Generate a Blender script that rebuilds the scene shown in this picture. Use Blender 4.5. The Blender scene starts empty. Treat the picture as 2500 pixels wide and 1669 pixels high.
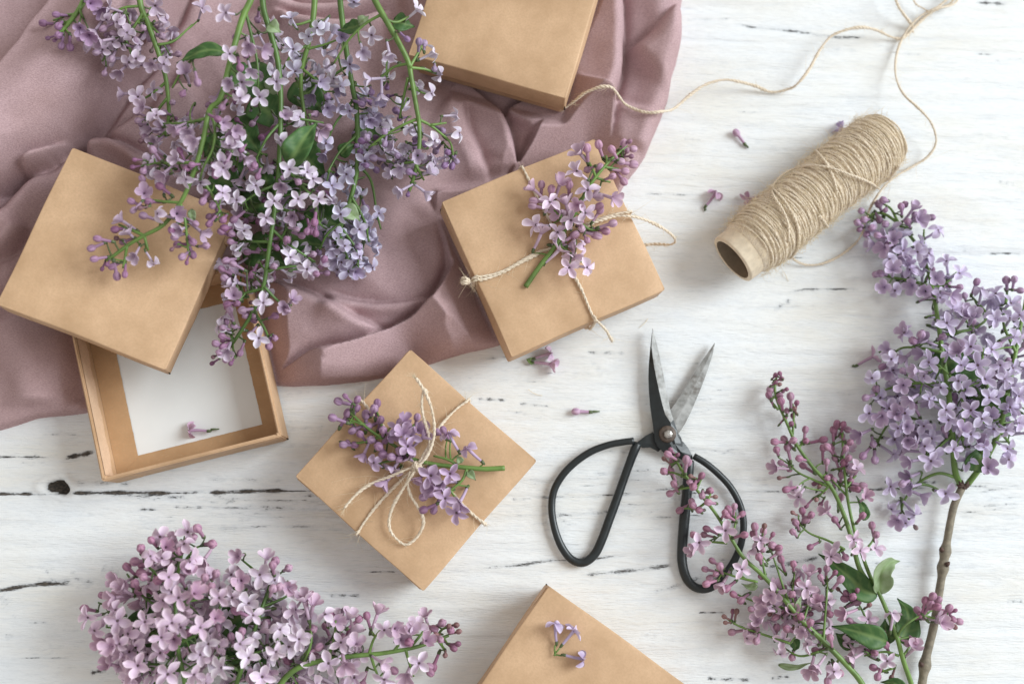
import bpy, bmesh, math, random
import numpy as np
from mathutils import Vector, Matrix, Quaternion, Euler

random.seed(11)
rng = np.random.default_rng(5)
scene = bpy.context.scene
R = math.radians

# ------------------------------------------------------------------ camera
CAM_H = 0.60
CAM_ROT = Euler((R(8.6865), R(-2.6535), 0.0), 'XYZ')
FPX = 2838.7                      # focal length in photograph pixels (2500 wide)
cd = bpy.data.cameras.new('camera')
cam = bpy.data.objects.new('camera', cd)
scene.collection.objects.link(cam)
cam.location = (0, 0, CAM_H)
cam.rotation_euler = CAM_ROT
cd.sensor_width = 36.0
cd.lens = FPX * 36.0 / 2500.0
cd.clip_start = 0.01
cd.clip_end = 50
cd.dof.use_dof = True
cd.dof.focus_distance = 0.575
cd.dof.aperture_fstop = 4.5
scene.camera = cam

# ------------------------------------------------------------------ world and lamps
world = bpy.data.worlds.new('World')
scene.world = world
world.use_nodes = True
bg = world.node_tree.nodes['Background']
bg.inputs[0].default_value = (1.0, 0.955, 0.90, 1)
bg.inputs[1].default_value = 0.60

def area(name, loc, target, sx, sy, power, color):
    ld = bpy.data.lights.new(name, 'AREA')
    ld.shape = 'RECTANGLE'; ld.size = sx; ld.size_y = sy
    ld.energy = power; ld.color = color
    o = bpy.data.objects.new(name, ld)
    scene.collection.objects.link(o)
    o.location = loc
    o.rotation_euler = (Vector(target) - Vector(loc)).to_track_quat('-Z', 'Y').to_euler()
    return o
area('window_light', (5.2, 1.6, 3.7), (0.05, 0.1, 0.0), 3.4, 3.8, 545.0, (0.88, 0.955, 1.0))

scene.view_settings.view_transform = 'Standard'
scene.view_settings.look = 'None'
scene.view_settings.exposure = 0.0
scene.view_settings.gamma = 1.0
scene.view_settings.use_curve_mapping = False

# ------------------------------------------------------------------ helpers
CM = CAM_ROT.to_matrix()
CAMP = Vector((0, 0, CAM_H))

def W(px, py, z=0.0):
    d = CM @ Vector(((px - 1250) / FPX, -(py - 834.5) / FPX, -1.0))
    return CAMP + d * ((z - CAM_H) / d.z)

def Wn(px, py, z):
    """numpy version"""
    m = np.array(CM)
    v = np.stack([(px - 1250) / FPX, -(py - 834.5) / FPX, -np.ones_like(px)], -1) @ m.T
    t = (z - CAM_H) / v[..., 2]
    return v[..., 0] * t, v[..., 1] * t

def crop(ox, oy, s):
    return lambda pts: [((ox + p[0] / s), (oy + p[1] / s)) + tuple(p[2:]) for p in pts]

def catmull(P, step):
    P = [np.array(p, float) for p in P]
    if len(P) == 2:
        n = max(2, int(np.linalg.norm(P[1] - P[0]) / step) + 1)
        return np.array([P[0] + (P[1] - P[0]) * t for t in np.linspace(0, 1, n)])
    Q = [2 * P[0] - P[1]] + P + [2 * P[-1] - P[-2]]
    out = []
    for i in range(1, len(Q) - 2):
        p0, p1, p2, p3 = Q[i - 1], Q[i], Q[i + 1], Q[i + 2]
        n = max(2, int(np.linalg.norm(p2[:3] - p1[:3]) / step) + 1)
        for t in np.linspace(0, 1, n, endpoint=False):
            out.append(0.5 * ((2 * p1) + (-p0 + p2) * t + (2 * p0 - 5 * p1 + 4 * p2 - p3) * t * t + (-p0 + 3 * p1 - 3 * p2 + p3) * t ** 3))
    out.append(P[-1])
    return np.array(out)

def frames(pts):
    T = np.gradient(pts, axis=0)
    T /= np.linalg.norm(T, axis=1)[:, None] + 1e-12
    N = np.zeros_like(T)
    up = np.array([0, 0, 1.0])
    if abs(T[0] @ up) > 0.9: up = np.array([1.0, 0, 0])
    n = up - T[0] * (up @ T[0]); n /= np.linalg.norm(n)
    for i in range(len(T)):
        n = n - T[i] * (n @ T[i]); n /= np.linalg.norm(n) + 1e-12
        N[i] = n
    return T, N, np.cross(T, N)

class MB:
    """collects pieces into one mesh"""
    def __init__(s):
        s.v = []; s.f = []; s.m = []; s.k = []; s.n = 0
    def add(s, v, f, mat=0, k=0.0):
        v = np.asarray(v, float).reshape(-1, 3)
        s.v.append(v)
        s.f += [tuple(int(i) + s.n for i in q) for q in f]
        s.m += [mat] * len(f)
        s.k.append(np.full(len(v), k) if np.isscalar(k) else np.asarray(k, float))
        s.n += len(v)
    def tube(s, pts, r, seg=6, mat=0, k=0.0, cap=True, flat=1.0):
        pts = np.asarray(pts, float)
        r = np.full(len(pts), r) if np.isscalar(r) else np.asarray(r, float)
        T, N, B = frames(pts)
        a = np.linspace(0, 2 * math.pi, seg, endpoint=False)
        ring = N[:, None, :] * (np.cos(a) * flat)[None, :, None] + B[:, None, :] * np.sin(a)[None, :, None]
        v = (pts[:, None, :] + ring * r[:, None, None]).reshape(-1, 3)
        f = []
        for i in range(len(pts) - 1):
            for j in range(seg):
                j2 = (j + 1) % seg
                f.append((i * seg + j, i * seg + j2, (i + 1) * seg + j2, (i + 1) * seg + j))
        if cap:
            f.append(tuple(range(seg - 1, -1, -1)))
            f.append(tuple((len(pts) - 1) * seg + j for j in range(seg)))
        kk = k if np.isscalar(k) else np.repeat(np.asarray(k), seg)
        s.add(v, f, mat, kk)
    def arrays(s):
        return np.concatenate(s.v), s.f, s.m, np.concatenate(s.k)
    def mesh(s, name, mats, smooth=True):
        v, f, m, k = s.arrays()
        me = bpy.data.meshes.new(name)
        me.from_pydata(v.tolist(), [], f)
        for mt in mats: me.materials.append(mt)
        me.polygons.foreach_set('material_index', m)
        if smooth: me.polygons.foreach_set('use_smooth', [True] * len(f))
        a = me.attributes.new('k', 'FLOAT', 'POINT'); a.data.foreach_set('value', k)
        me.update()
        return me

def link(name, me, parent=None, label=None, cat=None, group=None, kind=None):
    o = bpy.data.objects.new(name, me)
    scene.collection.objects.link(o)
    if parent: o.parent = parent
    return tag(o, label, cat, group, kind)

def tag(o, label=None, cat=None, group=None, kind=None):
    if label: o['label'] = label
    if cat: o['category'] = cat
    if group: o['group'] = group
    if kind: o['kind'] = kind
    return o

def thing(name, label, cat, loc=(0, 0, 0), rot=None, group=None):
    o = link(name, None, None, label, cat, group)
    o.location = loc
    if rot: o.rotation_euler = rot
    return o

def local(root):
    """world points -> root's local frame (roots may be placed and turned)"""
    M = (Matrix.Translation(root.location) @ root.rotation_euler.to_matrix().to_4x4()).inverted()
    return M

def sinnoise(x, y, scale, n, seed, aniso=(1, 1)):
    r = np.random.default_rng(seed)
    out = np.zeros_like(x)
    for _ in range(n):
        a = r.uniform(0, 2 * math.pi); k = 2 * math.pi / scale * r.uniform(0.5, 1.6)
        out += np.sin(x * k * math.cos(a) * aniso[0] + y * k * math.sin(a) * aniso[1] + r.uniform(0, 6.28) + 0.8 * np.sin(y * k * 0.6 * aniso[1] + r.uniform(0, 6)))
    return out / math.sqrt(n)

def polydist(x, y, P):
    """distance, signed side and arc fraction to a polyline"""
    best = np.full(x.shape, 1e9); side = np.zeros(x.shape); par = np.zeros(x.shape)
    P = np.asarray(P, float)
    L = np.r_[0, np.cumsum(np.linalg.norm(np.diff(P[:, :2], axis=0), axis=1))]
    for i in range(len(P) - 1):
        ax, ay = P[i, :2]; dx, dy = P[i + 1, :2] - P[i, :2]
        l2 = dx * dx + dy * dy + 1e-18
        t = np.clip(((x - ax) * dx + (y - ay) * dy) / l2, 0, 1)
        ex, ey = x - ax - t * dx, y - ay - t * dy
        d = np.hypot(ex, ey)
        m = d < best
        best[m] = d[m]
        side[m] = np.sign(dx * ey - dy * ex)[m]
        par[m] = ((L[i] + t * math.sqrt(l2)) / L[-1])[m]
    return best, side, par

def inside(x, y, P):
    P = np.asarray(P, float); c = np.zeros(x.shape, bool); j = len(P) - 1
    for i in range(len(P)):
        xi, yi = P[i]; xj, yj = P[j]
        c ^= ((yi > y) != (yj > y)) & (x < (xj - xi) * (y - yi) / (yj - yi + 1e-18) + xi)
        j = i
    return c

def sstep(a, b, x):
    t = np.clip((x - a) / (b - a), 0, 1)
    return t * t * (3 - 2 * t)

# ------------------------------------------------------------------ materials
class NT:
    def __init__(s, name):
        s.m = bpy.data.materials.new(name); s.m.use_nodes = True
        s.t = s.m.node_tree; s.n = s.t.nodes; s.l = s.t.links
        s.b = s.n['Principled BSDF']
    def new(s, ty, **kw):
        n = s.n.new(ty)
        for k, v in kw.items(): setattr(n, k, v)
        return n
    def set(s, node, **kw):
        for k, v in kw.items(): node.inputs[k.replace('_', ' ')].default_value = v
        return node
    def lk(s, a, b): s.l.new(a, b)
    def coord(s, scale=(1, 1, 1), which='Object', rot=(0, 0, 0)):
        tc = s.new('ShaderNodeTexCoord'); mp = s.new('ShaderNodeMapping')
        mp.inputs['Scale'].default_value = scale; mp.inputs['Rotation'].default_value = rot
        s.lk(tc.outputs[which], mp.inputs[0]); return mp.outputs[0]
    def noise(s, vec, scale, detail=4, rough=0.55, dist=0.0):
        n = s.new('ShaderNodeTexNoise'); s.set(n, Scale=scale, Detail=detail, Roughness=rough, Distortion=dist)
        if vec is not None: s.lk(vec, n.inputs['Vector'])
        return n.outputs['Fac']
    def ramp(s, fac, stops):
        r = s.new('ShaderNodeValToRGB'); s.lk(fac, r.inputs[0])
        e = r.color_ramp.elements
        while len(e) < len(stops): e.new(0.5)
        for x, (p, c) in zip(e, stops): x.position = p; x.color = (*c, 1) if len(c) == 3 else c
        return r.outputs[0]
    def mix(s, fac, a, b, mode='MIX'):
        m = s.new('ShaderNodeMix', data_type='RGBA', blend_type=mode)
        for i, v in ((0, fac), (6, a), (7, b)):
            if hasattr(v, 'default_value') or hasattr(v, 'links'): s.lk(v, m.inputs[i])
            else: m.inputs[i].default_value = v if np.isscalar(v) else (*v, 1)
        return m.outputs[2]
    def math(s, op, a, b=0.0, c=None, clamp=False):
        m = s.new('ShaderNodeMath', operation=op, use_clamp=clamp)
        for i, v in enumerate((a, b) if c is None else (a, b, c)):
            if hasattr(v, 'links'): s.lk(v, m.inputs[i])
            else: m.inputs[i].default_value = v
        return m.outputs[0]
    def attr(s, name, out='Fac'):
        a = s.new('ShaderNodeAttribute'); a.attribute_name = name; return a.outputs[out]
    def bump(s, h, strength, dist):
        b = s.new('ShaderNodeBump'); s.set(b, Strength=strength, Distance=dist)
        s.lk(h, b.inputs['Height']); s.lk(b.outputs[0], s.b.inputs['Normal']); return b
    def base(s, c):
        if hasattr(c, 'links'): s.lk(c, s.b.inputs['Base Color'])
        else: s.b.inputs['Base Color'].default_value = (*c, 1)

def kraft_mat(name, tone=(1, 1, 1)):
    n = NT(name)
    co = n.coord()
    big = n.noise(co, 30, 4, 0.62)
    fine = n.noise(co, 900, 3, 0.7)
    fib = n.noise(n.coord((1, 6, 1), rot=(0, 0, 0.6)), 420, 2, 0.6)
    c = n.ramp(big, [(0.32, (0.475 * tone[0], 0.300 * tone[1], 0.168 * tone[2])), (0.66, (0.66 * tone[0], 0.440 * tone[1], 0.270 * tone[2]))])
    c = n.mix(n.ramp(fine, [(0.36, (0.30, 0.30, 0.30)), (0.58, (0, 0, 0))]), c, (0.42, 0.28, 0.16))
    c = n.mix(n.ramp(fib, [(0.62, (0, 0, 0)), (0.78, (0.38, 0.38, 0.38))]), c, (0.72, 0.53, 0.36))
    n.base(c); n.set(n.b, Roughness=0.62, Specular_IOR_Level=0.35)
    n.bump(n.math('ADD', fine, n.math('MULTIPLY', big, 2.0)), 0.25, 0.0002)
    return n.m
M_KRAFT = kraft_mat('kraft_card')
M_KRAFT_IN = kraft_mat('kraft_card_inside', (0.88, 0.82, 0.72))
M_TORN = kraft_mat('torn_paper', (1.25, 1.32, 1.5))

def simple(name, col, rough=0.6, metal=0.0, var=0.12, scale=200, bump=0.0, spec=0.5):
    n = NT(name)
    f = n.noise(n.coord(), scale, 4, 0.6)
    c = n.ramp(f, [(0.3, tuple(x * (1 - var) for x in col)), (0.7, tuple(min(1, x * (1 + var)) for x in col))])
    n.base(c); n.set(n.b, Roughness=rough, Metallic=metal, Specular_IOR_Level=spec)
    if bump: n.bump(f, bump, 0.0003)
    return n.m
M_WHITE = simple('white_liner', (0.80, 0.81, 0.80), 0.6, var=0.02, scale=60)
M_HOLE = simple('dark_hollow', (0.012, 0.010, 0.008), 0.9, var=0.3, spec=0.1)
M_STEM = simple('green_stem', (0.130, 0.225, 0.050), 0.45, var=0.35, scale=90)
M_STEMG = simple('mid_green_stem', (0.085, 0.165, 0.035), 0.45, var=0.35, scale=90)
M_STEMD = simple('dark_green_stem', (0.085, 0.12, 0.045), 0.5, var=0.4, scale=120)
M_CALYX = simple('calyx', (0.085, 0.12, 0.045), 0.5, var=0.3, scale=300)
M_THROAT = simple('throat', (0.10, 0.06, 0.07), 0.7, var=0.3, scale=900)
M_JUTE = None

def jute_mat(name, a, b):
    n = NT(name)
    co = n.coord()
    f = n.noise(co, 1300, 4, 0.7)
    g = n.noise(co, 90, 2, 0.5)
    c = n.ramp(f, [(0.3, a), (0.68, b)])
    c = n.mix(n.math('MULTIPLY', g, 0.35), c, tuple(x * 0.75 for x in a))
    n.base(c); n.set(n.b, Roughness=0.75, Specular_IOR_Level=0.25, Sheen_Weight=0.3)
    n.bump(f, 0.5, 0.0003)
    return n.m
M_JUTE = jute_mat('jute_twine', (0.61, 0.49, 0.355), (0.92, 0.82, 0.67))
M_FIBRE = simple('jute_fibre', (0.80, 0.68, 0.48), 0.7, var=0.15)
M_CARD = simple('cardboard_tube_paper', (0.72, 0.61, 0.46), 0.75, var=0.12, scale=250, bump=0.3)
M_CARDIN = simple('cardboard_tube_inside', (0.26, 0.20, 0.14), 0.85, var=0.15, scale=250)

# petals: paler middle, pinker rim and tube ('k'); tint comes from the object or from the merged mesh
def petal_mat():
    n = NT('lilac_petal')
    oi = n.new('ShaderNodeObjectInfo')
    tint = n.mix(1.0, oi.outputs['Color'], n.attr('tint', 'Color'), 'MULTIPLY')
    deep = n.mix(1.0, tint, (0.60, 0.51, 0.64), 'MULTIPLY')
    k = n.attr('k')
    k2 = n.math('ADD', k, n.math('MULTIPLY', n.math('SUBTRACT', n.noise(n.coord(), 500, 2), 0.5), 0.35), clamp=True)
    c = n.mix(k2, tint, deep)
    n.base(c); n.set(n.b, Roughness=0.5, Specular_IOR_Level=0.3)
    tr = n.new('ShaderNodeBsdfTranslucent'); n.lk(c, tr.inputs['Color'])
    mx = n.new('ShaderNodeMixShader'); mx.inputs[0].default_value = 0.16
    out = n.n['Material Output']
    n.lk(n.b.outputs[0], mx.inputs[1]); n.lk(tr.outputs[0], mx.inputs[2]); n.lk(mx.outputs[0], out.inputs['Surface'])
    return n.m
M_PETAL = petal_mat()

def leaf_mat(name, a, b):
    n = NT(name)
    vein = n.attr('k')
    f = n.noise(n.coord(), 160, 3, 0.6)
    c = n.ramp(f, [(0.3, a), (0.7, b)])
    c = n.mix(n.math('MULTIPLY', vein, 0.8), c, (0.20, 0.30, 0.10))
    n.base(c); n.set(n.b, Roughness=0.52, Specular_IOR_Level=0.4)
    tr = n.new('ShaderNodeBsdfTranslucent'); n.lk(c, tr.inputs['Color'])
    mx = n.new('ShaderNodeMixShader'); mx.inputs[0].default_value = 0.2
    n.lk(n.b.outputs[0], mx.inputs[1]); n.lk(tr.outputs[0], mx.inputs[2]); n.lk(mx.outputs[0], n.n['Material Output'].inputs['Surface'])
    return n.m
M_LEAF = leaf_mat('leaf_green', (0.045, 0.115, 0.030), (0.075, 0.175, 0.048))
M_LEAFP = leaf_mat('leaf_pale', (0.27, 0.37, 0.19), (0.38, 0.47, 0.29))

# ------------------------------------------------------------------ tabletop: white distressed paint over dark wood
def wearmap():
    """streaks of worn paint: (points in photograph px, half width px, strength)"""
    S = []
    def s(w, k, *p): S.append((p, w, k))
    s(4, .62, (1668, 50), (1790, 45)); s(5, .80, (1790, 55), (1830, 66), (1950, 78), (2050, 92), (2135, 90))
    s(5, .62, (1930, 78), (2010, 90), (2060, 95)); s(8, .52, (2010, 118), (2110, 125)); s(3, .72, (2165, 128), (2250, 134)); s(3, .55, (2160, 155), (2400, 153))
    s(3, .85, (2380, 131), (2425, 134)); s(6, .85, (2378, 6), (2462, 10)); s(6, .42, (1680, 146), (1950, 148)); s(4, .60, (1780, 272), (1950, 278), (2090, 285))
    s(9, .46, (1680, 300), (2000, 310)); s(4, .62, (1668, 340), (1715, 341)); s(8, .50, (2370, 322), (2430, 336)); s(4, .60, (2420, 150), (2500, 144)); s(12, .48, (1835, 345), (1870, 352), (1950, 392))
    s(4, .72, (1560, 473), (1640, 474), (1720, 477)); s(8, .60, (2435, 442), (2480, 452)); s(3, .90, (2410, 620), (2450, 617), (2500, 620)); s(5, .58, (2345, 612), (2396, 605))
    s(4, .85, (1922, 714), (1965, 706), (2050, 706), (2100, 703)); s(9, .66, (1888, 760), (1935, 728)); s(4, .46, (1550, 710), (1745, 713)); s(6, .50, (1822, 732), (1850, 722))
    s(6, .46, (2080, 618), (2180, 622)); s(5, .5, (2060, 680), (2120, 684)); s(5, .45, (2070, 706), (2095, 712))
    s(5, .74, (1425, 860), (1530, 862)); s(10, .52, (1440, 880), (1470, 906)); s(6, .66, (1165, 876), (1215, 872), (1262, 868)); s(3, .70, (1570, 985), (1598, 986))
    s(5, .80, (1162, 973), (1200, 975), (1240, 976)); s(4, .75, (1260, 984), (1345, 992)); s(4, .62, (1235, 1000), (1290, 1013)); s(5, .52, (1250, 906), (1285, 901)); s(10, .46, (1390, 910), (1480, 914))
    s(4, .55, (1640, 968), (1700, 965)); s(5, .44, (1700, 978), (1830, 985)); s(5, .60, (1480, 1100), (1560, 1108)); s(7, .52, (1470, 1140), (1600, 1150))
    s(4, .62, (1270, 1170), (1430, 1168), (1600, 1172)); s(4, .74, (1245, 1219), (1300, 1217)); s(3, .78, (1300, 1217), (1450, 1211), (1600, 1197), (1690, 1184)); s(4, .62, (1330, 1195), (1345, 1197))
    s(4, .72, (1325, 1262), (1480, 1250), (1560, 1245)); s(4, .72, (1560, 1266), (1700, 1257), (1780, 1254)); s(5, .48, (1290, 1281), (1400, 1276)); s(3, .60, (1700, 1190), (1760, 1188))
    s(5, .84, (1160, 1388), (1260, 1380), (1340, 1368), (1460, 1362), (1550, 1350)); s(7, .80, (1420, 1403), (1500, 1396), (1560, 1390), (1660, 1376)); s(8, .66, (1590, 1446), (1680, 1422), (1730, 1398))
    s(5, .62, (1730, 1360), (1800, 1372)); s(7, .80, (1870, 1384), (1920, 1376), (1980, 1364), (2010, 1360)); s(9, .56, (2120, 1378), (2200, 1368)); s(14, .46, (2200, 1372), (2400, 1384)); s(8, .52, (2420, 1402), (2450, 1416))
    s(3, 1.0, (2095, 1195), (2172, 1193)); s(5, .80, (2235, 1177), (2292, 1176)); s(4, .80, (2378, 1186), (2412, 1188)); s(4, .70, (2250, 1207), (2400, 1200), (2500, 1182)); s(3, .70, (2400, 1216), (2500, 1214))
    s(3, .72, (2330, 1252), (2420, 1244), (2500, 1236)); s(4, .55, (2390, 1288), (2450, 1280), (2500, 1272)); s(4, .80, (2456, 1466), (2500, 1468)); s(10, .44, (2300, 1620), (2430, 1625)); s(5, .5, (1800, 1172), (1900, 1160))
    s(1.6, .98, (-60, 1207), (300, 1204), (760, 1197), (900, 1200)); s(1.2, .8, (1200, 1216), (1700, 1203), (2100, 1195), (2560, 1180)); s(1.2, .7, (1660, 634), (2100, 626), (2560, 618))
    s(4, 1.1, (-60, 1206), (88, 1205)); s(5, 1.1, (165, 1203), (300, 1202), (430, 1204)); s(4, .86, (430, 1204), (500, 1200)); s(5, 1.08, (500, 1203), (600, 1199), (700, 1196)); s(9, .66, (260, 1209), (480, 1214))
    s(9, .58, (490, 1168), (700, 1174)); s(9, .62, (175, 1178), (330, 1180)); s(4, .85, (-40, 1114), (130, 1116)); s(6, 1.0, (156, 1118), (232, 1102)); s(4, .66, (80, 1105), (95, 1116))
    s(4, .86, (335, 1243), (385, 1244)); s(4, .78, (420, 1237), (500, 1238)); s(4, .72, (500, 1238), (640, 1240), (790, 1242)); s(4, .70, (470, 1217), (560, 1218), (700, 1222), (800, 1224)); s(5, .55, (430, 1258), (700, 1262), (800, 1262))
    s(5, .66, (515, 1293), (640, 1284), (700, 1284), (800, 1285)); s(12, .56, (530, 1292), (600, 1288)); s(4, .5, (680, 1326), (760, 1322)); s(4, .52, (330, 1285), (420, 1290))
    s(5, 1.0, (-40, 1447), (0, 1441), (60, 1430), (100, 1425), (182, 1423)); s(12, .64, (85, 1420), (180, 1418)); s(8, .66, (172, 1390), (188, 1412), (235, 1424)); s(16, .60, (245, 1385), (290, 1405)); s(20, .58, (0, 1452), (22, 1475))
    s(6, .90, (218, 1643), (262, 1632)); s(7, .66, (108, 1392), (122, 1396)); s(9, .60, (12, 1550), (30, 1555)); s(7, .5, (120, 1560), (130, 1600)); s(6, .55, (30, 1500), (40, 1508)); s(4, .60, (60, 1382), (140, 1386))
    s(4, .62, (700, 1048), (800, 1040)); s(4, .58, (690, 962), (760, 956)); s(4, .56, (690, 1090), (780, 1085)); s(5, .80, (800, 1453), (885, 1453)); s(2, .9, (828, 1392), (975, 1396)); s(4, .45, (880, 1468), (1150, 1470))
    s(4, .58, (1000, 1383), (1130, 1388)); s(6, .78, (1718, 1655), (1840, 1660)); s(5, .80, (1880, 1655), (1932, 1650)); s(2, .90, (1700, 1495), (1772, 1493)); s(4, .56, (1100, 1470), (1140, 1500)); s(4, .6, (680, 1455), (780, 1448))
    s(5, .58, (700, 1030), (745, 1028)); s(5, .55, (1480, 1650), (1700, 1665)); s(9, .5, (1560, 1545), (1610, 1552)); s(8, .5, (1620, 1560), (1680, 1562)); s(3, .6, (2040, 958), (2080, 962)); s(5, .46, (1960, 930), (1990, 926)); s(2, .7, (2000, 1440), (2080, 1444))
    r = random.Random(3)
    for x0, x1, y0, y1, n_ in ((300, 820, 1208, 1296, 46), (1180, 1800, 1110, 1300, 60), (1240, 1760, 880, 1110, 34), (2200, 2520, 1180, 1300, 26), (0, 330, 1370, 1669, 24), (0, 240, 1060, 1180, 14), (680, 1000, 1020, 1230, 20)):
        for _ in range(n_):
            x = r.uniform(x0, x1); y = r.uniform(y0, y1); l = r.uniform(25, 190)
            S.append((((x, y), (x + l * .5, y + r.uniform(-3, 3)), (x + l, y + r.uniform(-8, 4))), r.uniform(1.3, 3.6), r.uniform(.42, .70)))
    for _ in range(260):
        x = r.uniform(-60, 2560); y = r.uniform(-40, 1700)
        if x < 1500 and y < 850: continue
        soft = y < 900
        l = r.uniform(20, 150); a = r.uniform(-.06, .04)
        S.append((((x, y), (x + l, y + a * l)), r.uniform(2, 6), r.uniform(.30, .48) if soft else r.uniform(.34, .54)))
    return S

def build_table():
    n = NT('distressed_white_paint')
    co = n.coord()
    wear = n.attr('k')
    streak = n.noise(n.coord((48, 380, 1)), 5.0, 8, 0.74, 0.3)
    streak2 = n.noise(n.coord((150, 900, 1)), 4.0, 4, 0.6)
    chips = n.noise(n.coord((1, 2.2, 1)), 620, 5, 0.75)
    nn = n.math('ADD', n.math('MULTIPLY', streak, 0.55), n.math('MULTIPLY', chips, 0.45))
    d = n.math('SUBTRACT', wear, nn)
    mask = n.math('MULTIPLY', n.math('SUBTRACT', d, 0.010), 8.5, clamp=True)
    veil = n.math('MULTIPLY', n.math('ADD', d, 0.18), 2.6, clamp=True)     # thin paint letting the wood through
    patch = n.noise(n.coord((4, 11, 1)), 3.0, 4, 0.6)
    brush = n.noise(n.coord((30, 260, 1)), 5.0, 5, 0.6)
    paint = n.ramp(patch, [(0.33, (0.775, 0.765, 0.725)), (0.5, (0.81, 0.82, 0.815)), (0.68, (0.80, 0.83, 0.855))])
    paint = n.mix(n.ramp(brush, [(0.34, (0.30, 0.30, 0.30)), (0.48, (0, 0, 0))]), paint, (0.62, 0.655, 0.69))
    broad = n.noise(n.coord((7, 48, 1)), 5.0, 5, 0.62, 0.5)
    paint = n.mix(n.ramp(broad, [(0.34, (0.26, 0.26, 0.26)), (0.50, (0, 0, 0))]), paint, (0.64, 0.69, 0.75))
    paint = n.mix(n.math('MULTIPLY', n.ramp(streak2, [(0.28, (1, 1, 1)), (0.37, (0, 0, 0))]), 0.20), paint, (0.50, 0.51, 0.52))
    paint = n.mix(n.math('MULTIPLY', veil, 0.60), paint, (0.40, 0.44, 0.49))
    wood = n.ramp(chips, [(0.35, (0.022, 0.024, 0.026)), (0.65, (0.15, 0.12, 0.095))])
    c = n.mix(mask, paint, wood)
    n.base(c)
    rg = n.math('ADD', n.math('MULTIPLY', mask, 0.35), 0.42)
    n.lk(rg, n.b.inputs['Roughness']); n.set(n.b, Specular_IOR_Level=0.35)
    h = n.math('SUBTRACT', n.math('ADD', n.math('MULTIPLY', brush, 0.8), n.math('MULTIPLY', broad, 1.3)), n.math('MULTIPLY', mask, 0.6))
    n.bump(h, 0.85, 0.0007)
    nx, ny = 860, 640
    xs = np.linspace(-0.40, 0.40, nx); ys = np.linspace(-0.24, 0.36, ny)
    X, Y = np.meshgrid(xs, ys)
    k = np.full(X.shape, 0.25) + 0.045 * sinnoise(X, Y, 0.08, 14, 4, (0.25, 2.0))
    z = 0.00025 * sinnoise(X, Y, 0.02, 12, 9, (0.10, 1.6))
    for pts, w, st in wearmap():
        P = [W(*p)[:2] for p in pts]
        ww = w * 0.00021
        lo = np.min(P, axis=0) - ww * 5 - .001; hi = np.max(P, axis=0) + ww * 5 + .001
        ix = slice(*np.searchsorted(xs, [lo[0], hi[0]])); iy = slice(*np.searchsorted(ys, [lo[1], hi[1]]))
        if ix.stop <= ix.start or iy.stop <= iy.start: continue
        d, sd, par = polydist(X[iy, ix], Y[iy, ix], P)
        g = np.exp(-(d / (ww * 1.85)) ** 1.5) * (0.90 + 0.10 * np.sin(par * 17 + st * 40)) * (0.55 + 0.45 * sstep(0, .12, par) * sstep(0, .12, 1 - par))
        st = 0.155 + st * 0.60 if st < 1.0 else 0.80
        k[iy, ix] = np.maximum(k[iy, ix], st * g)
        if st > 0.55: z[iy, ix] -= 0.0010 * (st - 0.45) * g
    # knot hole in the joint between two boards
    kx, ky = W(142, 1188)[:2]
    d = np.hypot((X - kx) / 1.6 + (Y - ky) * 0.2, Y - ky) * (1 + 0.12 * np.sin(np.arctan2(Y - ky, X - kx) * 3 + 1))
    hole = 1 - sstep(0.0028, 0.0038, d)
    z -= 0.006 * hole; k = np.maximum(k, 1.2 * hole)
    z += 0.0009 * np.exp(-((d - 0.0056) / 0.0013) ** 2)
    # joints between boards
    for P in ([(-200, 1206), (800, 1199), (1300, 1214), (2700, 1192)], [(-200, 640), (1500, 628), (2700, 618)], [(-200, 120), (1700, 100), (2700, 140)]):
        d, _, par = polydist(X, Y, [W(*p)[:2] for p in P])
        z -= 0.0005 * np.exp(-(d / 0.0011) ** 2)
    v = np.stack([X, Y, z], -1).reshape(-1, 3)
    idx = np.arange(nx * ny).reshape(ny, nx)
    f = np.stack([idx[:-1, :-1], idx[:-1, 1:], idx[1:, 1:], idx[1:, :-1]], -1).reshape(-1, 4)
    me = bpy.data.meshes.new('tabletop')
    me.vertices.add(len(v)); me.vertices.foreach_set('co', v.ravel())
    me.loops.add(f.size); me.loops.foreach_set('vertex_index', f.ravel())
    me.polygons.add(len(f)); me.polygons.foreach_set('loop_start', np.arange(0, f.size, 4)); me.polygons.foreach_set('loop_total', np.full(len(f), 4))
    me.update(calc_edges=True)
    me.polygons.foreach_set('use_smooth', np.ones(len(f), bool))
    a = me.attributes.new('k', 'FLOAT', 'POINT'); a.data.foreach_set('value', k.ravel())
    me.materials.append(n.m)
    link('tabletop', me, kind='structure', label='white painted wooden tabletop with worn dark grain and cracks')
build_table()

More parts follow.
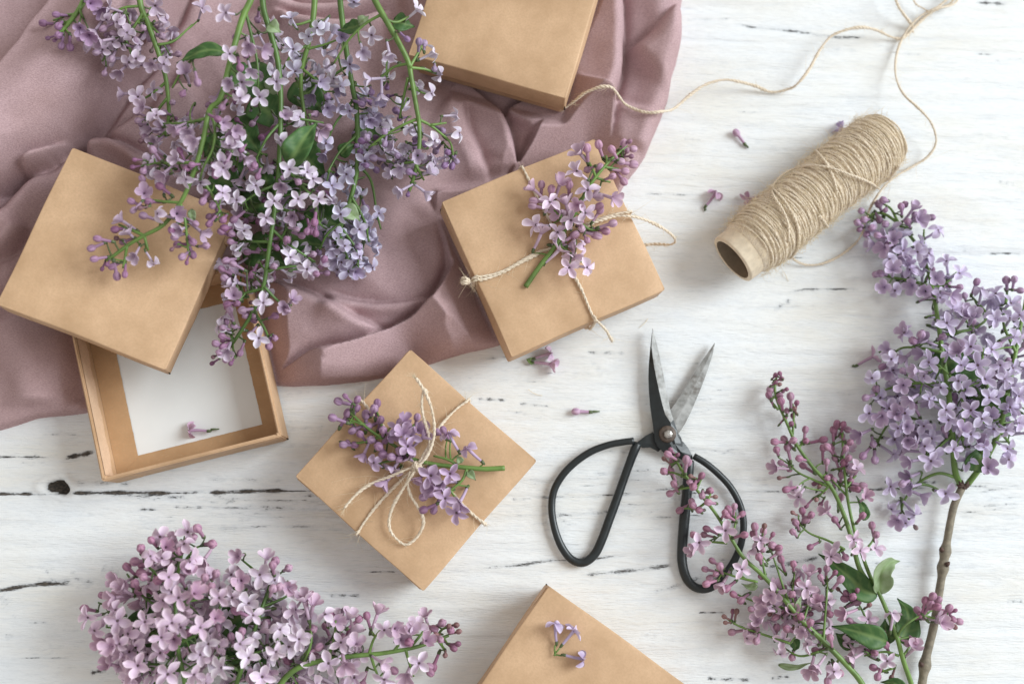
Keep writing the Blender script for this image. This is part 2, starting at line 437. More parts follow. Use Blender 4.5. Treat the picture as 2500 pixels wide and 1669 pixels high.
# ------------------------------------------------------------------ the boxes' poses
BOX = {  # centre of the top face, rotation, side, height of lid, height of whole box
    'A': ((0.0248, 0.2594, 0.0450), (0.032, -0.067, -0.2927), 0.0826, 0.019, 0.029),
    'B': ((0.0471, 0.1354, 0.0345), (0.0146, 0.050, 0.4271), 0.0853, 0.018, 0.029),
    'C': ((-0.0203, 0.0247, 0.0290), (0, 0, -0.7191), 0.0833, 0.018, 0.029),
    'D': ((0.0546, -0.0926, 0.0290), (0, 0, -0.6188), 0.0880, 0.018, 0.029),
    'E': ((-0.1625, 0.1237, 0.0498), (-0.0432, 0.1046, -0.3657), 0.0831, 0.019, 0.019),
    'F': ((-0.1398, 0.0720, 0.0270), (0, 0, 0.2527), 0.0882, 0.025, 0.025),
}
def footprint(key, grow=0.0):
    (cx, cy, cz), rot, w, h, H = BOX[key]
    a = rot[2]; s = w / 2 + grow
    return [(cx + math.cos(a) * u * s - math.sin(a) * v * s, cy + math.sin(a) * u * s + math.cos(a) * v * s) for u, v in ((-1, -1), (1, -1), (1, 1), (-1, 1))]

# ------------------------------------------------------------------ cloth
def build_cloth():
    outline = [(1668, -120), (1664, 0), (1660, 80), (1650, 160), (1632, 240), (1606, 310), (1572, 385), (1530, 450), (1470, 560), (1400, 680), (1300, 790), (1215, 846), (1150, 864), (1060, 896),
               (985, 918), (900, 932), (800, 942), (720, 943), (660, 940), (560, 935), (400, 960), (235, 1004), (160, 1016), (90, 1024), (40, 1038), (0, 1050), (-60, 1062), (-160, 1070), (-160, -120)]
    P = [W(*p)[:2] for p in outline]
    sp = 0.00080
    xs = np.arange(-0.36, 0.20, sp); ys = np.arange(0.0, 0.34, sp)
    X, Y = np.meshgrid(xs, ys)
    X = X.astype(float); Y = Y.astype(float)
    wx = X + 0.0009 * sinnoise(X, Y, 0.05, 8, 31); wy = Y + 0.0009 * sinnoise(X, Y, 0.05, 8, 32)
    d, _, _ = polydist(wx, wy, P + [P[0]])
    ins = inside(wx, wy, P)
    sd = np.where(ins, d, -d)
    base = 0.0095 + 0.0012 * sinnoise(X, Y, 0.14, 8, 21)
    def ridge(h, wl, wr, pts, p=1.7, ends=0.18):
        """h mm high, wl/wr px wide on the left/right side walking along the points"""
        nonlocal base
        Q = [W(*q)[:2] for q in pts]
        dd, side, par = polydist(wx, wy, Q)
        # left of the walk is positive side in world coordinates
        w = np.where(side > 0, wl, wr) * 0.000205
        e = sstep(0, ends, par) * sstep(0, ends, 1 - par) if ends > 0 else 1.0
        base = base + h * (1.25 if h < 20 else 1.1) * 0.001 * np.exp(-(dd / w) ** p) * e
    def lip(h, r, fall, pts, ends=0.16, under=0.3):
        """a fold lying over the rest: its rounded edge runs along the points, the upper layer on the left of the walk"""
        nonlocal base
        Q = catmull([(*W(*q)[:2], 0.0) for q in pts], 0.004)[:, :2]
        dd, side, par = polydist(wx, wy, Q)
        s_ = dd * side / 0.000205; r = r * 1.9; h = h * 1.35; fall = fall * 1.15
        e = sstep(0, ends, par) * sstep(0, ends, 1 - par)
        up_ = np.sqrt(np.clip(1 - (1 - np.clip(s_ / r, 0, 1)) ** 2, 0, 1)) * np.exp(-np.clip(s_ - r, 0, None) / fall)
        dn = -under * np.exp(-(np.clip(-s_, 0, None) / 15) ** 1.5) * (s_ <= 0)
        base = base + h * 0.00125 * (up_ + dn) * e
    # left: the broad diagonal fold, its seam, and what lies under it
    ridge(23, 100, 80, [(-80, 500), (60, 350), (190, 220), (300, 110), (430, -20), (500, -120)], 2.2, .02)
    lip(15, 30, 120, [(-90, 545), (0, 505), (80, 465), (165, 420), (235, 350), (300, 268), (380, 165), (450, 60), (520, -80)], .05, .5)
    lip(8, 10, 50, [(235, -110), (190, 0), (152, 60), (104, 118), (62, 205), (0, 310), (-70, 400)], .04, .5)
    lip(2.2, 7, 30, [(252, -110), (208, 0), (172, 62), (124, 122), (84, 208), (22, 318), (-50, 410)], .04, .6)
    lip(9, 16, 60, [(215, 372), (160, 402), (110, 432), (72, 490), (22, 545), (-60, 600)], .12, .5)
    lip(6, 12, 30, [(-60, 660), (10, 650), (60, 625), (110, 570)], .15, .6)
    lip(5, 12, 50, [(120, 600), (60, 690), (20, 740), (-60, 790)], .15, .5)
    lip(8, 14, 34, [(440, 450), (380, 404), (326, 374), (264, 356), (205, 376)], .15, .5)
    lip(7, 14, 60, [(500, 220), (400, 262), (322, 314), (262, 360)], .15, .5)
    lip(5, 20, 60, [(560, 120), (480, 160), (420, 250), (380, 340)], .15, .4)
    ridge(7, 60, 60, [(40, 780), (90, 870), (110, 1000)], 2.0, .1)
    ridge(-6, 40, 30, [(190, 780), (215, 880), (225, 990)], 2.0, .1)
    # behind the bouquet and at the top
    lip(8, 14, 50, [(980, -10), (890, 28), (800, 42), (730, 30), (660, -20)], .12, .5)
    lip(7, 14, 60, [(960, 60), (860, 84), (760, 80), (680, 50)], .15, .5)
    ridge(9, 50, 50, [(600, 260), (700, 300), (820, 260), (900, 180)], 2.0, .2)
    # middle ground: soft swells
    ridge(5, 90, 90, [(860, 720), (950, 620), (1000, 490), (980, 330), (1050, 200)], 2.0, .1)
    ridge(-3, 60, 50, [(900, 640), (1000, 600), (1050, 520)], 2.0, .2)
    lip(5, 22, 60, [(1190, 470), (1180, 400), (1150, 330), (1128, 250)], .25, .3)
    # pointed folds under the top box
    lip(7, 10, 60, [(1268, 430), (1250, 372), (1236, 320), (1216, 284), (1165, 243), (1110, 212)], .10, .4)
    lip(9, 12, 70, [(1385, 252), (1330, 262), (1290, 264), (1255, 275), (1228, 300)], .12, .5)
    lip(11, 14, 150, [(1400, 205), (1376, 255), (1340, 300), (1300, 350), (1262, 405), (1236, 450)], .10, .4)
    # right hand folds
    lip(9, 16, 100, [(1452, 470), (1466, 410), (1480, 335), (1500, 238), (1514, 135), (1514, 40), (1510, -110)], .03, .45)
    lip(6, 20, 100, [(1655, 20), (1610, 74), (1560, 118), (1512, 160)], .2, .4)
    ridge(6, 50, 50, [(1560, 400), (1600, 260), (1625, 130), (1600, -20)], 2.2, .05)
    # the roll along the lower edge with its creases
    lip(11, 14, 90, [(1128, 560), (1112, 630), (1084, 694), (1024, 766), (946, 812), (860, 843), (770, 868), (655, 932)], .04, .6)
    lip(4, 9, 60, [(1040, 808), (960, 845), (880, 874), (800, 898), (700, 932)], .12, .6)
    ridge(5, 26, 24, [(1160, 620), (1120, 716), (1050, 796), (960, 848)], 3.0, .1)
    lip(6, 12, 90, [(960, 822), (900, 795), (840, 762), (770, 724), (660, 690), (600, 672)], .14, .35)
    lip(5, 14, 26, [(1062, 728), (1000, 743), (930, 746), (860, 738), (800, 716)], .15, .3)
    ridge(-3, 16, 16, [(850, 768), (920, 778), (1000, 772), (1050, 745)], 2.0, .15)
    lip(6, 14, 50, [(1060, 470), (1078, 560), (1092, 640), (1082, 706)], .15, .5)
    lip(5, 12, 60, [(1260, 830), (1180, 790), (1140, 740), (1128, 690)], .2, .4)
    base += 0.00025 * sinnoise(X, Y, 0.02, 8, 78)
    base += 0.00008 * sinnoise(X, Y, 0.010, 10, 77)
    for _ in range(2):
        b2 = base.copy(); b2[1:-1] = (base[:-2] + 2 * base[1:-1] + base[2:]) / 4
        base = b2.copy(); base[:, 1:-1] = (b2[:, :-2] + 2 * b2[:, 1:-1] + b2[:, 2:]) / 4
    base = np.maximum(base, 0.0022)
    # the cloth lies squeezed flat under whatever stands on it
    for key in 'ABEFC':
        (cx, cy, cz), rot, w, h, H = BOX[key]
        bot = cz - H - 0.0012
        if key == 'E': bot = 0.024
        if key in 'F': bot = 0.0014
        if key == 'C': bot = 0.0002
        FP = footprint(key, 0.001)
        dd, _, _ = polydist(X, Y, FP + [FP[0]])
        q = inside(X, Y, FP)
        rx, ry, rz = rot
        lx = (X - cx) * math.cos(rz) + (Y - cy) * math.sin(rz); ly = -(X - cx) * math.sin(rz) + (Y - cy) * math.cos(rz)
        lim = bot - lx * math.sin(ry) + ly * math.sin(rx)
        lim = np.maximum(lim, 0.0008)
        cap = np.where(q, lim, lim + dd * 1.1)
        base = np.minimum(base, cap)
    edge = np.sqrt(np.clip(sd, 0, 0.009) / 0.009 * (2 - np.clip(sd, 0, 0.009) / 0.009))
    Z = np.where(sd > 0, base * (0.25 + 0.75 * edge) * sstep(-0.0001, 0.0016, sd) + 0.0, -0.0015) 
    Z = np.where(sd > 0, np.maximum(Z - 0.0006 * (1 - sstep(0, 0.002, sd)), -0.0015), Z)
    keep = sd > -0.0015
    ny, nx = X.shape
    idx = np.arange(nx * ny).reshape(ny, nx)
    f = np.stack([idx[:-1, :-1], idx[:-1, 1:], idx[1:, 1:], idx[1:, :-1]], -1).reshape(-1, 4)
    kf = keep.ravel()[f].all(1); f = f[kf]
    used = np.unique(f); remap = np.full(nx * ny, -1); remap[used] = np.arange(len(used)); f = remap[f]
    v = np.stack([X, Y, Z], -1).reshape(-1, 3)[used]
    me = bpy.data.meshes.new('cloth')
    me.vertices.add(len(v)); me.vertices.foreach_set('co', v.ravel())
    me.loops.add(f.size); me.loops.foreach_set('vertex_index', f.ravel())
    me.polygons.add(len(f)); me.polygons.foreach_set('loop_start', np.arange(0, f.size, 4)); me.polygons.foreach_set('loop_total', np.full(len(f), 4))
    me.update(calc_edges=True)
    me.polygons.foreach_set('use_smooth', np.ones(len(f), bool))
    n = NT('mauve_jersey')
    co = n.coord()
    knit = n.noise(n.coord((1, 3.2, 1), rot=(0, 0, 0.5)), 1000, 3, 0.7)
    fuzz = n.noise(co, 2400, 2, 0.7)
    blot = n.noise(co, 26, 3, 0.5)
    c = n.ramp(blot, [(0.3, (0.52, 0.36, 0.36)), (0.7, (0.61, 0.435, 0.46))])
    c = n.mix(n.ramp(knit, [(0.36, (0.7, 0.7, 0.7)), (0.62, (0, 0, 0))]), c, (0.33, 0.215, 0.22))
    n.base(c); n.set(n.b, Roughness=1.0, Specular_IOR_Level=0.0)
    n.bump(n.math('ADD', knit, n.math('MULTIPLY', fuzz, 0.6)), 0.8, 0.0006)
    me.materials.append(n.m)
    link('cloth', me, None, 'dusty mauve jersey cloth lying in folds under the boxes and lilac', 'cloth')
    def h(x, y):
        i = int(round((x - xs[0]) / sp)); j = int(round((y - ys[0]) / sp))
        if 0 <= i < nx and 0 <= j < ny: return max(0.0, float(Z[j, i]))
        return 0.0
    return h
cloth_h = build_cloth()

# ------------------------------------------------------------------ boxes
def rounded_shell(w, h, t, r=0.0011):
    """open-bottomed lid, top face at z=0, walls hanging down h"""
    bm = bmesh.new()
    bmesh.ops.create_cube(bm, size=1.0)
    bmesh.ops.scale(bm, vec=(w, w, h), verts=bm.verts)
    bmesh.ops.translate(bm, vec=(0, 0, -h / 2), verts=bm.verts)
    bmesh.ops.delete(bm, geom=[f for f in bm.faces if f.normal.z < -0.5], context='FACES')
    ed = [e for e in bm.edges if len(e.link_faces) == 2]
    bmesh.ops.bevel(bm, geom=ed, offset=r, segments=3, profile=0.5, affect='EDGES')
    bmesh.ops.subdivide_edges(bm, edges=[e for e in bm.edges if e.calc_length() > 0.01], cuts=10, use_grid_fill=True)
    for v in bm.verts:   # card is never quite flat
        if v.co.z > -0.0005:
            v.co.z -= 0.0007 * max(0, (abs(v.co.x) / w * 2) ** 6 + (abs(v.co.y) / w * 2) ** 6) * 0.5
        v.co.x += 0.00022 * math.sin(v.co.y * 95 + v.co.z * 90 + w * 1e5); v.co.y += 0.00022 * math.sin(v.co.x * 87 + 1 + w * 2e5)
    me = bpy.data.meshes.new('lid'); bm.to_mesh(me); bm.free()
    me.polygons.foreach_set('use_smooth', [True] * len(me.polygons))
    return me

def add_shell(parent, name, w, h, mats, t=0.0012):
    me = rounded_shell(w, h, t)
    for m in mats: me.materials.append(m)
    o = link(name, me, parent)
    md = o.modifiers.new('thick', 'SOLIDIFY'); md.thickness = t; md.offset = -1
    if len(mats) > 1: md.material_offset = 1
    return o

def seam_bm(w, h, corners):
    """folded paper tabs: a thin flap on one side of each corner and a dark slit where the fold opens"""
    out = []
    for (sx, sy, ax) in corners:
        mb = MB(); out.append(mb); L = 0.013; e = 0.00025; u0 = w / 2 - 0.0016; u1 = u0 - L
        z0, z1 = -0.0022, -h + 0.0012
        q = []
        for (u, z) in ((u0, z0), (u1, z0 - 0.003), (u1 + 0.001, z1), (u0, z1)):
            if ax == 'x': q += [(sx * u, sy * (w / 2 + e), z), (sx * u, sy * (w / 2 - e), z)]
            else: q += [(sx * (w / 2 + e), sy * u, z), (sx * (w / 2 - e), sy * u, z)]
        mb.add(q, [(0, 2, 4, 6), (0, 1, 3, 2), (2, 3, 5, 4), (4, 5, 7, 6), (6, 7, 1, 0)], 0)
        c = np.array([sx * (w / 2 - 0.0008), sy * (w / 2 - 0.0008), 0])
        d = np.array([sx, sy, 0]) / math.sqrt(2)
        p = [c + d * 0.0006 + np.array([0, 0, -h + 0.0005]), c + d * 0.0006 + np.array([0, 0, -h + 0.0050])]
        mb.tube(p, [0.00042, 0.00018], 6, 1)
    return out

def closed_box(key, label, corners):
    loc, rot, w, h, H = BOX[key]
    t = thing('gift_box' if key in 'BC' else 'cardboard_box', label, 'box', loc, rot, 'brown card boxes')
    add_shell(t, 'lid', w, h, [M_KRAFT])
    for q in seam_bm(w, h, corners): link('corner_fold', q.mesh('corner_fold', [M_KRAFT, M_HOLE], False), t)
    # base tray under the lid
    bm = bmesh.new(); bmesh.ops.create_cube(bm, size=1.0)
    b = w - 0.0036; z0, z1 = -0.0015, -H
    bmesh.ops.scale(bm, vec=(b, b, z0 - z1), verts=bm.verts); bmesh.ops.translate(bm, vec=(0, 0, (z0 + z1) / 2), verts=bm.verts)
    bmesh.ops.bevel(bm, geom=list(bm.edges), offset=0.0007, segments=2, affect='EDGES')
    me = bpy.data.meshes.new('base'); bm.to_mesh(me); bm.free(); me.materials.append(M_KRAFT)
    link('base', me, t)
    return t

ALLC = [(-1, -1, 'x'), (1, -1, 'x'), (1, 1, 'y'), (-1, 1, 'y')]
box_a = closed_box('A', 'closed brown card box at the top edge, on the mauve cloth with no twine', ALLC)
box_b = closed_box('B', 'brown card gift box tied with twine, half on the cloth, above the scissors', ALLC)
box_c = closed_box('C', 'brown card gift box tied with a twine bow, turned diamond-wise in the middle', ALLC)
box_d = closed_box('D', 'closed brown card box at the bottom edge with three lilac florets on top', ALLC)

loc, rot, w, h, H = BOX['E']
lid_e = thing('box_lid', 'loose brown card lid leaning over the open box, lilac tips above it', 'lid', loc, rot)
add_shell(lid_e, 'panel', w, h, [M_KRAFT])
for q in seam_bm(w, h, ALLC): link('corner_fold', q.mesh('corner_fold', [M_KRAFT, M_HOLE], False), lid_e)

def open_box():
    loc, rot, w, h, H = BOX['F']
    t = thing('open_box', 'open brown card box base with white inside, half under its lid', 'box', loc, rot, 'brown card boxes')
    bm = bmesh.new()
    th = 0.0017; o = w / 2; i = o - th
    zs = [(-H, o), (0, o), (0, i), (-H + 0.0012, i)]
    rings = []
    for z, s in zs:
        rings.append([bm.verts.new((x * s, y * s, z)) for x, y in ((-1, -1), (1, -1), (1, 1), (-1, 1))])
    for a, b in zip(rings[:-1], rings[1:]):
        for j in range(4): bm.faces.new((a[j], a[(j + 1) % 4], b[(j + 1) % 4], b[j]))
    bm.faces.new(rings[-1]); bm.faces.new(list(reversed(rings[0])))
    bmesh.ops.recalc_face_normals(bm, faces=bm.faces)
    ed = [e for e in bm.edges if max(v.co.z for v in e.verts) > -0.001 or (abs(e.verts[0].co.x - e.verts[1].co.x) < 1e-6 and abs(e.verts[0].co.y - e.verts[1].co.y) < 1e-6 and abs(e.verts[0].co.x) > i + 1e-4)]
    bmesh.ops.bevel(bm, geom=ed, offset=0.0006, segments=2, affect='EDGES')
    me = bpy.data.meshes.new('walls'); bm.to_mesh(me); bm.free(); me.materials.append(M_KRAFT)
    link('walls', me, t)
    # white floor sheet
    mb = MB(); s = i - 0.0001; z = -H + 0.0020
    mb.add([(-s, -s, z), (s, -s, z), (s, s, z), (-s, s, z), (-s, -s, z - .0004), (s, -s, z - .0004), (s, s, z - .0004), (-s, s, z - .0004)],
           [(0, 1, 2, 3), (0, 4, 5, 1), (1, 5, 6, 2), (2, 6, 7, 3), (3, 7, 4, 0)])
    link('white_lining', mb.mesh('white_lining', [M_WHITE], False), t)
    # paper flaps glued down on the floor, mitred at the corners
    r = random.Random(4)
    def flap(width, ang, wob):
        mb = MB(); n = 200; z = -H + 0.0025 + ang * 0.00006
        out = []; inn = []
        for q in range(n + 1):
            u = -s + 2 * s * q / n
            g = min(width, (s - abs(u)) * 1.45 + 0.00015) + (wob * (math.sin(q * .38) + r.uniform(-1, 1)) if 40 < q < n - 40 else 0)
            out.append((u, -s, z + 0.0002)); inn.append((u, -s + max(g, 0), z))
        v = out + inn + [(p[0], p[1], p[2] - 0.0004) for p in inn]
        f = [(q, q + 1, n + 2 + q, n + 1 + q) for q in range(n)] + [(n + 1 + q, n + 2 + q, 2 * n + 3 + q, 2 * n + 2 + q) for q in range(n)]
        ca, sa = math.cos(ang), math.sin(ang)
        v = [(x * ca - y * sa, x * sa + y * ca, zz) for x, y, zz in v]
        mb.add(v, f); return mb
    for width, ang, wob in ((0.0088, 0, 0.00004), (0.0092, R(90), 0.00008), (0.0100, R(180), 0.00006), (0.0118, R(270), 0.00005)):
        fb = flap(width, ang, wob)
        link('flap', fb.mesh('flap', [M_KRAFT_IN], False), t)
    # torn paper turned over the inside of the left wall
    mb = MB(); n = 44; x = -i + 0.0003; v = []
    for q in range(n + 1):
        y = -i + 0.001 + (2 * i - 0.002) * q / n
        zz = -0.0150 + 0.0010 * math.sin(q * 0.7) + r.uniform(-.0005, .0005)
        v += [(x, y, -0.0008), (x + 0.00005, y, zz), (x - 0.0002, y, zz)]
    mb.add(v, [(3 * q, 3 * q + 3, 3 * q + 4, 3 * q + 1) for q in range(n)] + [(3 * q + 1, 3 * q + 4, 3 * q + 5, 3 * q + 2) for q in range(n)])
    link('torn_paper_strip', mb.mesh('torn_paper_strip', [M_TORN], False), t)
    for q in seam_bm(w, H, [(1, -1, 'x'), (-1, -1, 'x')]): link('corner_fold', q.mesh('corner_fold', [M_KRAFT, M_HOLE], False), t)
    return t
open_box()

# ------------------------------------------------------------------ twine
def twine(mb, pts, r=0.00085, pitch=0.0042, hairs=1.0, seg=6, step=0.0007, seed=1, hair_len=0.004):
    """two plies twisted round each other plus stray fibres (material 1)"""
    c = catmull(pts, step)
    T, N, B = frames(c)
    s = np.r_[0, np.cumsum(np.linalg.norm(np.diff(c, axis=0), axis=1))]
    rr = np.random.default_rng(seed)
    wob = 1 + 0.16 * np.sin(s / 0.0061 + rr.uniform(0, 6)) + 0.10 * np.sin(s / 0.0023 + rr.uniform(0, 6)) + 0.06 * np.sin(s / .0009)
    c = c + N * (0.00025 * np.sin(s / .0047 + rr.uniform(0, 6)))[:, None] + B * (0.0003 * np.sin(s / .0062 + rr.uniform(0, 6)))[:, None]
    for ph in (0, math.pi):
        a = s / pitch * 2 * math.pi + ph
        q = c + (N * np.cos(a)[:, None] + B * np.sin(a)[:, None]) * (r * 0.36 * wob)[:, None]
        mb.tube(q, r * 0.66 * wob, seg, 0)
    nh = int(s[-1] / 0.0016 * hairs)
    for _ in range(nh):
        i = rr.integers(0, len(c)); i = min(max(i, 1), len(c) - 2)
        a = rr.uniform(0, 2 * math.pi); l = rr.exponential(hair_len * 0.6) + 0.0012
        d = T[i] * rr.choice([-1, 1]) * rr.uniform(.5, 1.3) + (N[i] * math.cos(a) + B[i] * math.sin(a)) * rr.uniform(.25, 1.0)
        d /= np.linalg.norm(d)
        e = rr.normal(0, 1, 3); e -= d * (e @ d); e /= np.linalg.norm(e) + 1e-9
        p0 = c[i] + (N[i] * math.cos(a) + B[i] * math.sin(a)) * r * .7
        q = [p0 + d * l * t + e * l * 0.35 * t * t for t in (0, .33, .66, 1)]
        mb.tube(q, [0.00008, 0.00007, 0.00005, 0.00003], 3, 1, cap=False)

def fray(mb, p, d, seed, n=14, l=0.004):
    rr = np.random.default_rng(seed); p = np.array(p); d = np.array(d, float); d /= np.linalg.norm(d)
    for _ in range(n):
        e = rr.normal(0, .45, 3); q = d + e; q /= np.linalg.norm(q); L = l * rr.uniform(.4, 1.2)
        c = rr.normal(0, .3, 3)
        mb.tube([p, p + q * L * .5, p + q * L + c * L * .3], [.00009, .00007, .00003], 3, 1, cap=False)

def W3(pts, dz=0.0):
    return [tuple(W(p[0], p[1], p[2] * 0.001 + dz)) for p in pts]

# -- the spool
A0 = np.array(W(1788, 634, 0.0168)); A1 = np.array(W(2166, 333, 0.0168))
AX = (A1 - A0); AL = np.linalg.norm(AX); AX /= AL
SIDE = np.cross(AX, [0, 0, 1]); SIDE /= np.linalg.norm(SIDE)
UP = np.array([0, 0, 1.0])
RW = 0.0166
def on_spool(px, py, lift=0.0006):
    z = 0.03
    for _ in range(6):
        p = np.array(W(px, py, z)); d = abs((p - A0) @ SIDE)
        z = 0.0168 + (math.sqrt(max(RW * RW - d * d, 0)) if d < RW else 0) + lift
    return (px, py, z * 1000)

def build_spool():
    t = thing('twine_spool', 'cardboard tube wound with natural jute twine, its loose strand trailing off', 'twine spool')
    # tube
    mb = MB(); n = 48; R1, R0 = 0.0141, 0.0118
    rings = []
    prof = [(-0.0000, R0), (-0.0002, (R0 + R1) / 2), (0.0002, R1 - 0.0002), (0.0010, R1), (AL - 0.001, R1), (AL - 0.0002, R1 - .0002), (AL, R0)]
    a = np.linspace(0, 2 * math.pi, n, endpoint=False)
    def ring(s, r):
        return A0 + AX * s + (SIDE[None] * np.cos(a)[:, None] + UP[None] * np.sin(a)[:, None]) * (r * (1 + 0.012 * np.sin(a * 2 + 1)))[:, None]
    def lathe(mb, prof, mat):
        v = np.concatenate([ring(s, r) for s, r in prof])
        f = [(i * n + j, i * n + (j + 1) % n, (i + 1) * n + (j + 1) % n, (i + 1) * n + j) for i in range(len(prof) - 1) for j in range(n)]
        mb.add(v, f, mat)
    lathe(mb, prof, 0)
    lathe(mb, [(0, R0), (AL, R0)], 1)
    link('cardboard_tube', mb.mesh('cardboard_tube', [M_CARD, M_CARDIN]), t)
    # winding
    mb = MB(); s0, s1 = 0.0088, AL - 0.001
    def rad(s):
        u = (s - s0) / (s1 - s0)
        return 0.0149 + 0.0017 * sstep(0, 0.12, u) - 0.0022 * sstep(0.90, 1.0, u) + 0.0003 * math.sin(u * 9)
    lathe(mb, [(s0 - 0.0004, R1)] + [(s, rad(s) - 0.0004) for s in np.linspace(s0, s1, 24)] + [(s1 + 0.0008, R1)], 0)
    rr = np.random.default_rng(8)
    def helix(sa, sb, turns, lift, ph, tilt=0.0):
        n_ = int(turns * 40); out = []
        jit = rr.normal(0, 1, int(turns) + 2)
        for i in range(n_ + 1):
            q = i / n_; an = ph + q * turns * 2 * math.pi
            s = sa + (sb - sa) * q + tilt * math.sin(an) + 0.00030 * jit[int(q * turns)] * math.sin(an * .5)
            r = float(rad(min(max(s, s0), s1))) + lift + 0.00025 * math.sin(an * 1.3 + i)
            r += 0.00022 * math.sin(q * 91)
            out.append(A0 + AX * s + (SIDE * math.cos(an) + UP * math.sin(an)) * r)
        return out
    def sparse(p, k=1): return p[::k]
    twine(mb, sparse(helix(s0 + .001, s1 - .0016, 80, -0.0002, 0.3, 0.0034), 2), 0.00072, 0.0038, 0.22, 5, 0.0016, 2, 0.004)
    for (sa, sb, tn, ph, sd) in ((0.012, 0.040, 1.0, 2.9, 3), (0.060, 0.098, 0.9, 1.2, 4), (0.078, 0.045, 0.8, 2.2, 5)):
        sb = min(sb, s1 - .002); sa = min(sa, s1 - .002)
        twine(mb, sparse(helix(sa, sb, tn, 0.0010, ph), 2), 0.00080, 0.0042, 1.0, 6, 0.0009, sd, 0.006)
    # short fuzz all over
    for _ in range(2600):
        s = rr.uniform(s0 - .002, s1); an = rr.uniform(-.4, 3.6); r = float(rad(max(s, s0))) + .0006
        nrm = SIDE * math.cos(an) + UP * math.sin(an); p = A0 + AX * s + nrm * r
        d = nrm * rr.uniform(.1, .8) + AX * rr.normal(0, .8) + np.cross(nrm, AX) * rr.normal(0, .8); d /= np.linalg.norm(d)
        l = rr.uniform(.002, .009); e = rr.normal(0, 1, 3)
        mb.tube([p, p + d * l * .5, p + d * l - nrm * l * .25 + e * l * .12], [.00007, .00006, .00003], 3, 1, cap=False)
    link('winding', mb.mesh('winding', [M_JUTE, M_FIBRE]), t)
    # strand looping off the spool
    mb = MB()
    c10 = crop(1650, 230, 2.751)
    over = [on_spool(*p, 0.0022) for p in c10([(1370, 640), (1290, 590), (1180, 540), (1060, 500), (930, 484), (800, 495), (710, 545), (655, 620), (665, 690), (715, 780), (752, 880), (762, 980)])]
    low = c10([(765, 1060, 9), (800, 1118, 4), (870, 1142, 2), (960, 1138, 1.5), (1060, 1108, 1.5), (1140, 1065, 2), (1210, 1000, 2), (1250, 930, 3), (1275, 860, 3.5), (1300, 780, 4), (1345, 700, 5), (1400, 620, 5), (1480, 550, 4)])
    up = [(2230, 405, 3), (2262, 385, 4), (2283, 359, 6), (2286, 332, 9), (2271, 298, 12), (2237, 261, 13), (2208, 230, 12), (2188, 189, 7), (2185, 149, 4), (2194, 115, 3), (2208, 88, 3), (2225, 63, 4), (2254, 34, 5), (2289, 16, 5), (2318, -8, 5), (2350, -60, 5)]
    twine(mb, W3(over + low + up), 0.00070, 0.0038, 0.6, 6, 0.0008, 21)
    left = [(2330, -30, 3), (2322, 6, 3), (2280, 28, 2.5), (2240, 60, 2), (2215, 84, 2), (2200, 93, 2), (2174, 89, 3), (2134, 74, 8), (2099, 67, 11), (2065, 72, 11), (2030, 88, 9), (2006, 118, 8), (1979, 164, 9), (1950, 200, 8), (1928, 216, 4), (1883, 226, 2), (1841, 210, 4),
            (1798, 197, 8), (1764, 195, 9), (1721, 209, 9), (1683, 234, 10), (1640, 270, 11), (1602, 292, 14), (1568, 285, 18), (1526, 257, 20), (1480, 240, 21), (1430, 241, 22), (1400, 254, 22), (1378, 265, 23)]
    L3 = W3(left)
    L3 = [(p[0], p[1], max(p[2], max(cloth_h(p[0] + a, p[1] + b) for a in (-.004, 0, .004) for b in (-.004, 0, .004)) + 0.0018)) for p in L3]
    twine(mb, L3, 0.00085, 0.0042, 0.8, 6, 0.0008, 22)
    fray(mb, L3[-1], (-1, -.4, .1), 5, 16, .003)
    third = W3([(2178, -40, 10), (2190, 6, 9), (2205, 34, 7), (2218, 52, 4.5), (2226, 66, 2), (2227, 80, 1.5)])
    twine(mb, third, 0.00080, 0.0042, 0.8, 6, 0.0008, 23)
    fourth = W3([(2215, -40, 6), (2232, 6, 5), (2250, 20, 4), (2268, 27, 6.5), (2290, 20, 7.5), (2330, 8, 5), (2350, -20, 4)])
    twine(mb, fourth, 0.00055, 0.0038, 0.8, 6, 0.0008, 24)
    link('loose_strand', mb.mesh('loose_strand', [M_JUTE, M_FIBRE]), t)
build_spool()

# -- twine round the gift boxes
def box_top_z(key, x, y):
    (cx, cy, cz), rot, w, h, H = BOX[key]
    n = Euler(rot, 'XYZ').to_matrix() @ Vector((0, 0, 1))
    return cz - (n.x * (x - cx) + n.y * (y - cy)) / n.z
def on_box(key, pts):
    """pixel points (x, y, mm above the lid) -> world"""
    out = []
    for p in pts:
        z = BOX[key][0][2]; lift = (p[2] if len(p) > 2 else 0.9) * 0.001
        for _ in range(4):
            q = W(p[0], p[1], z + lift); z = box_top_z(key, q.x, q.y)
        out.append((q.x, q.y, z + lift))
    return out
def wrap_end(key, p_in, p_edge):
    """from the last point on the lid, over the rim and down the side to the bottom"""
    (cx, cy, cz), rot, w, h, H = BOX[key]
    M = Matrix.Translation((cx, cy, cz)) @ Euler(rot, 'XYZ').to_matrix().to_4x4(); Mi = M.inverted()
    q = Mi @ Vector(p_edge); s = w / 2
    ax = 0 if abs(q.x) > abs(q.y) else 1
    sg = 1 if q[ax] > 0 else -1
    out = []
    for d, z in ((-0.0008, 0.0009), (0.0007, 0.0004), (0.0011, -0.0016), (0.0011, -0.008), (0.0011, -0.017), (-0.0002, -0.0195), (-0.0006, -H + 0.0015)):
        v = q.copy(); v[ax] = sg * (s + d); v.z = z; out.append(tuple(M @ v))
    return out

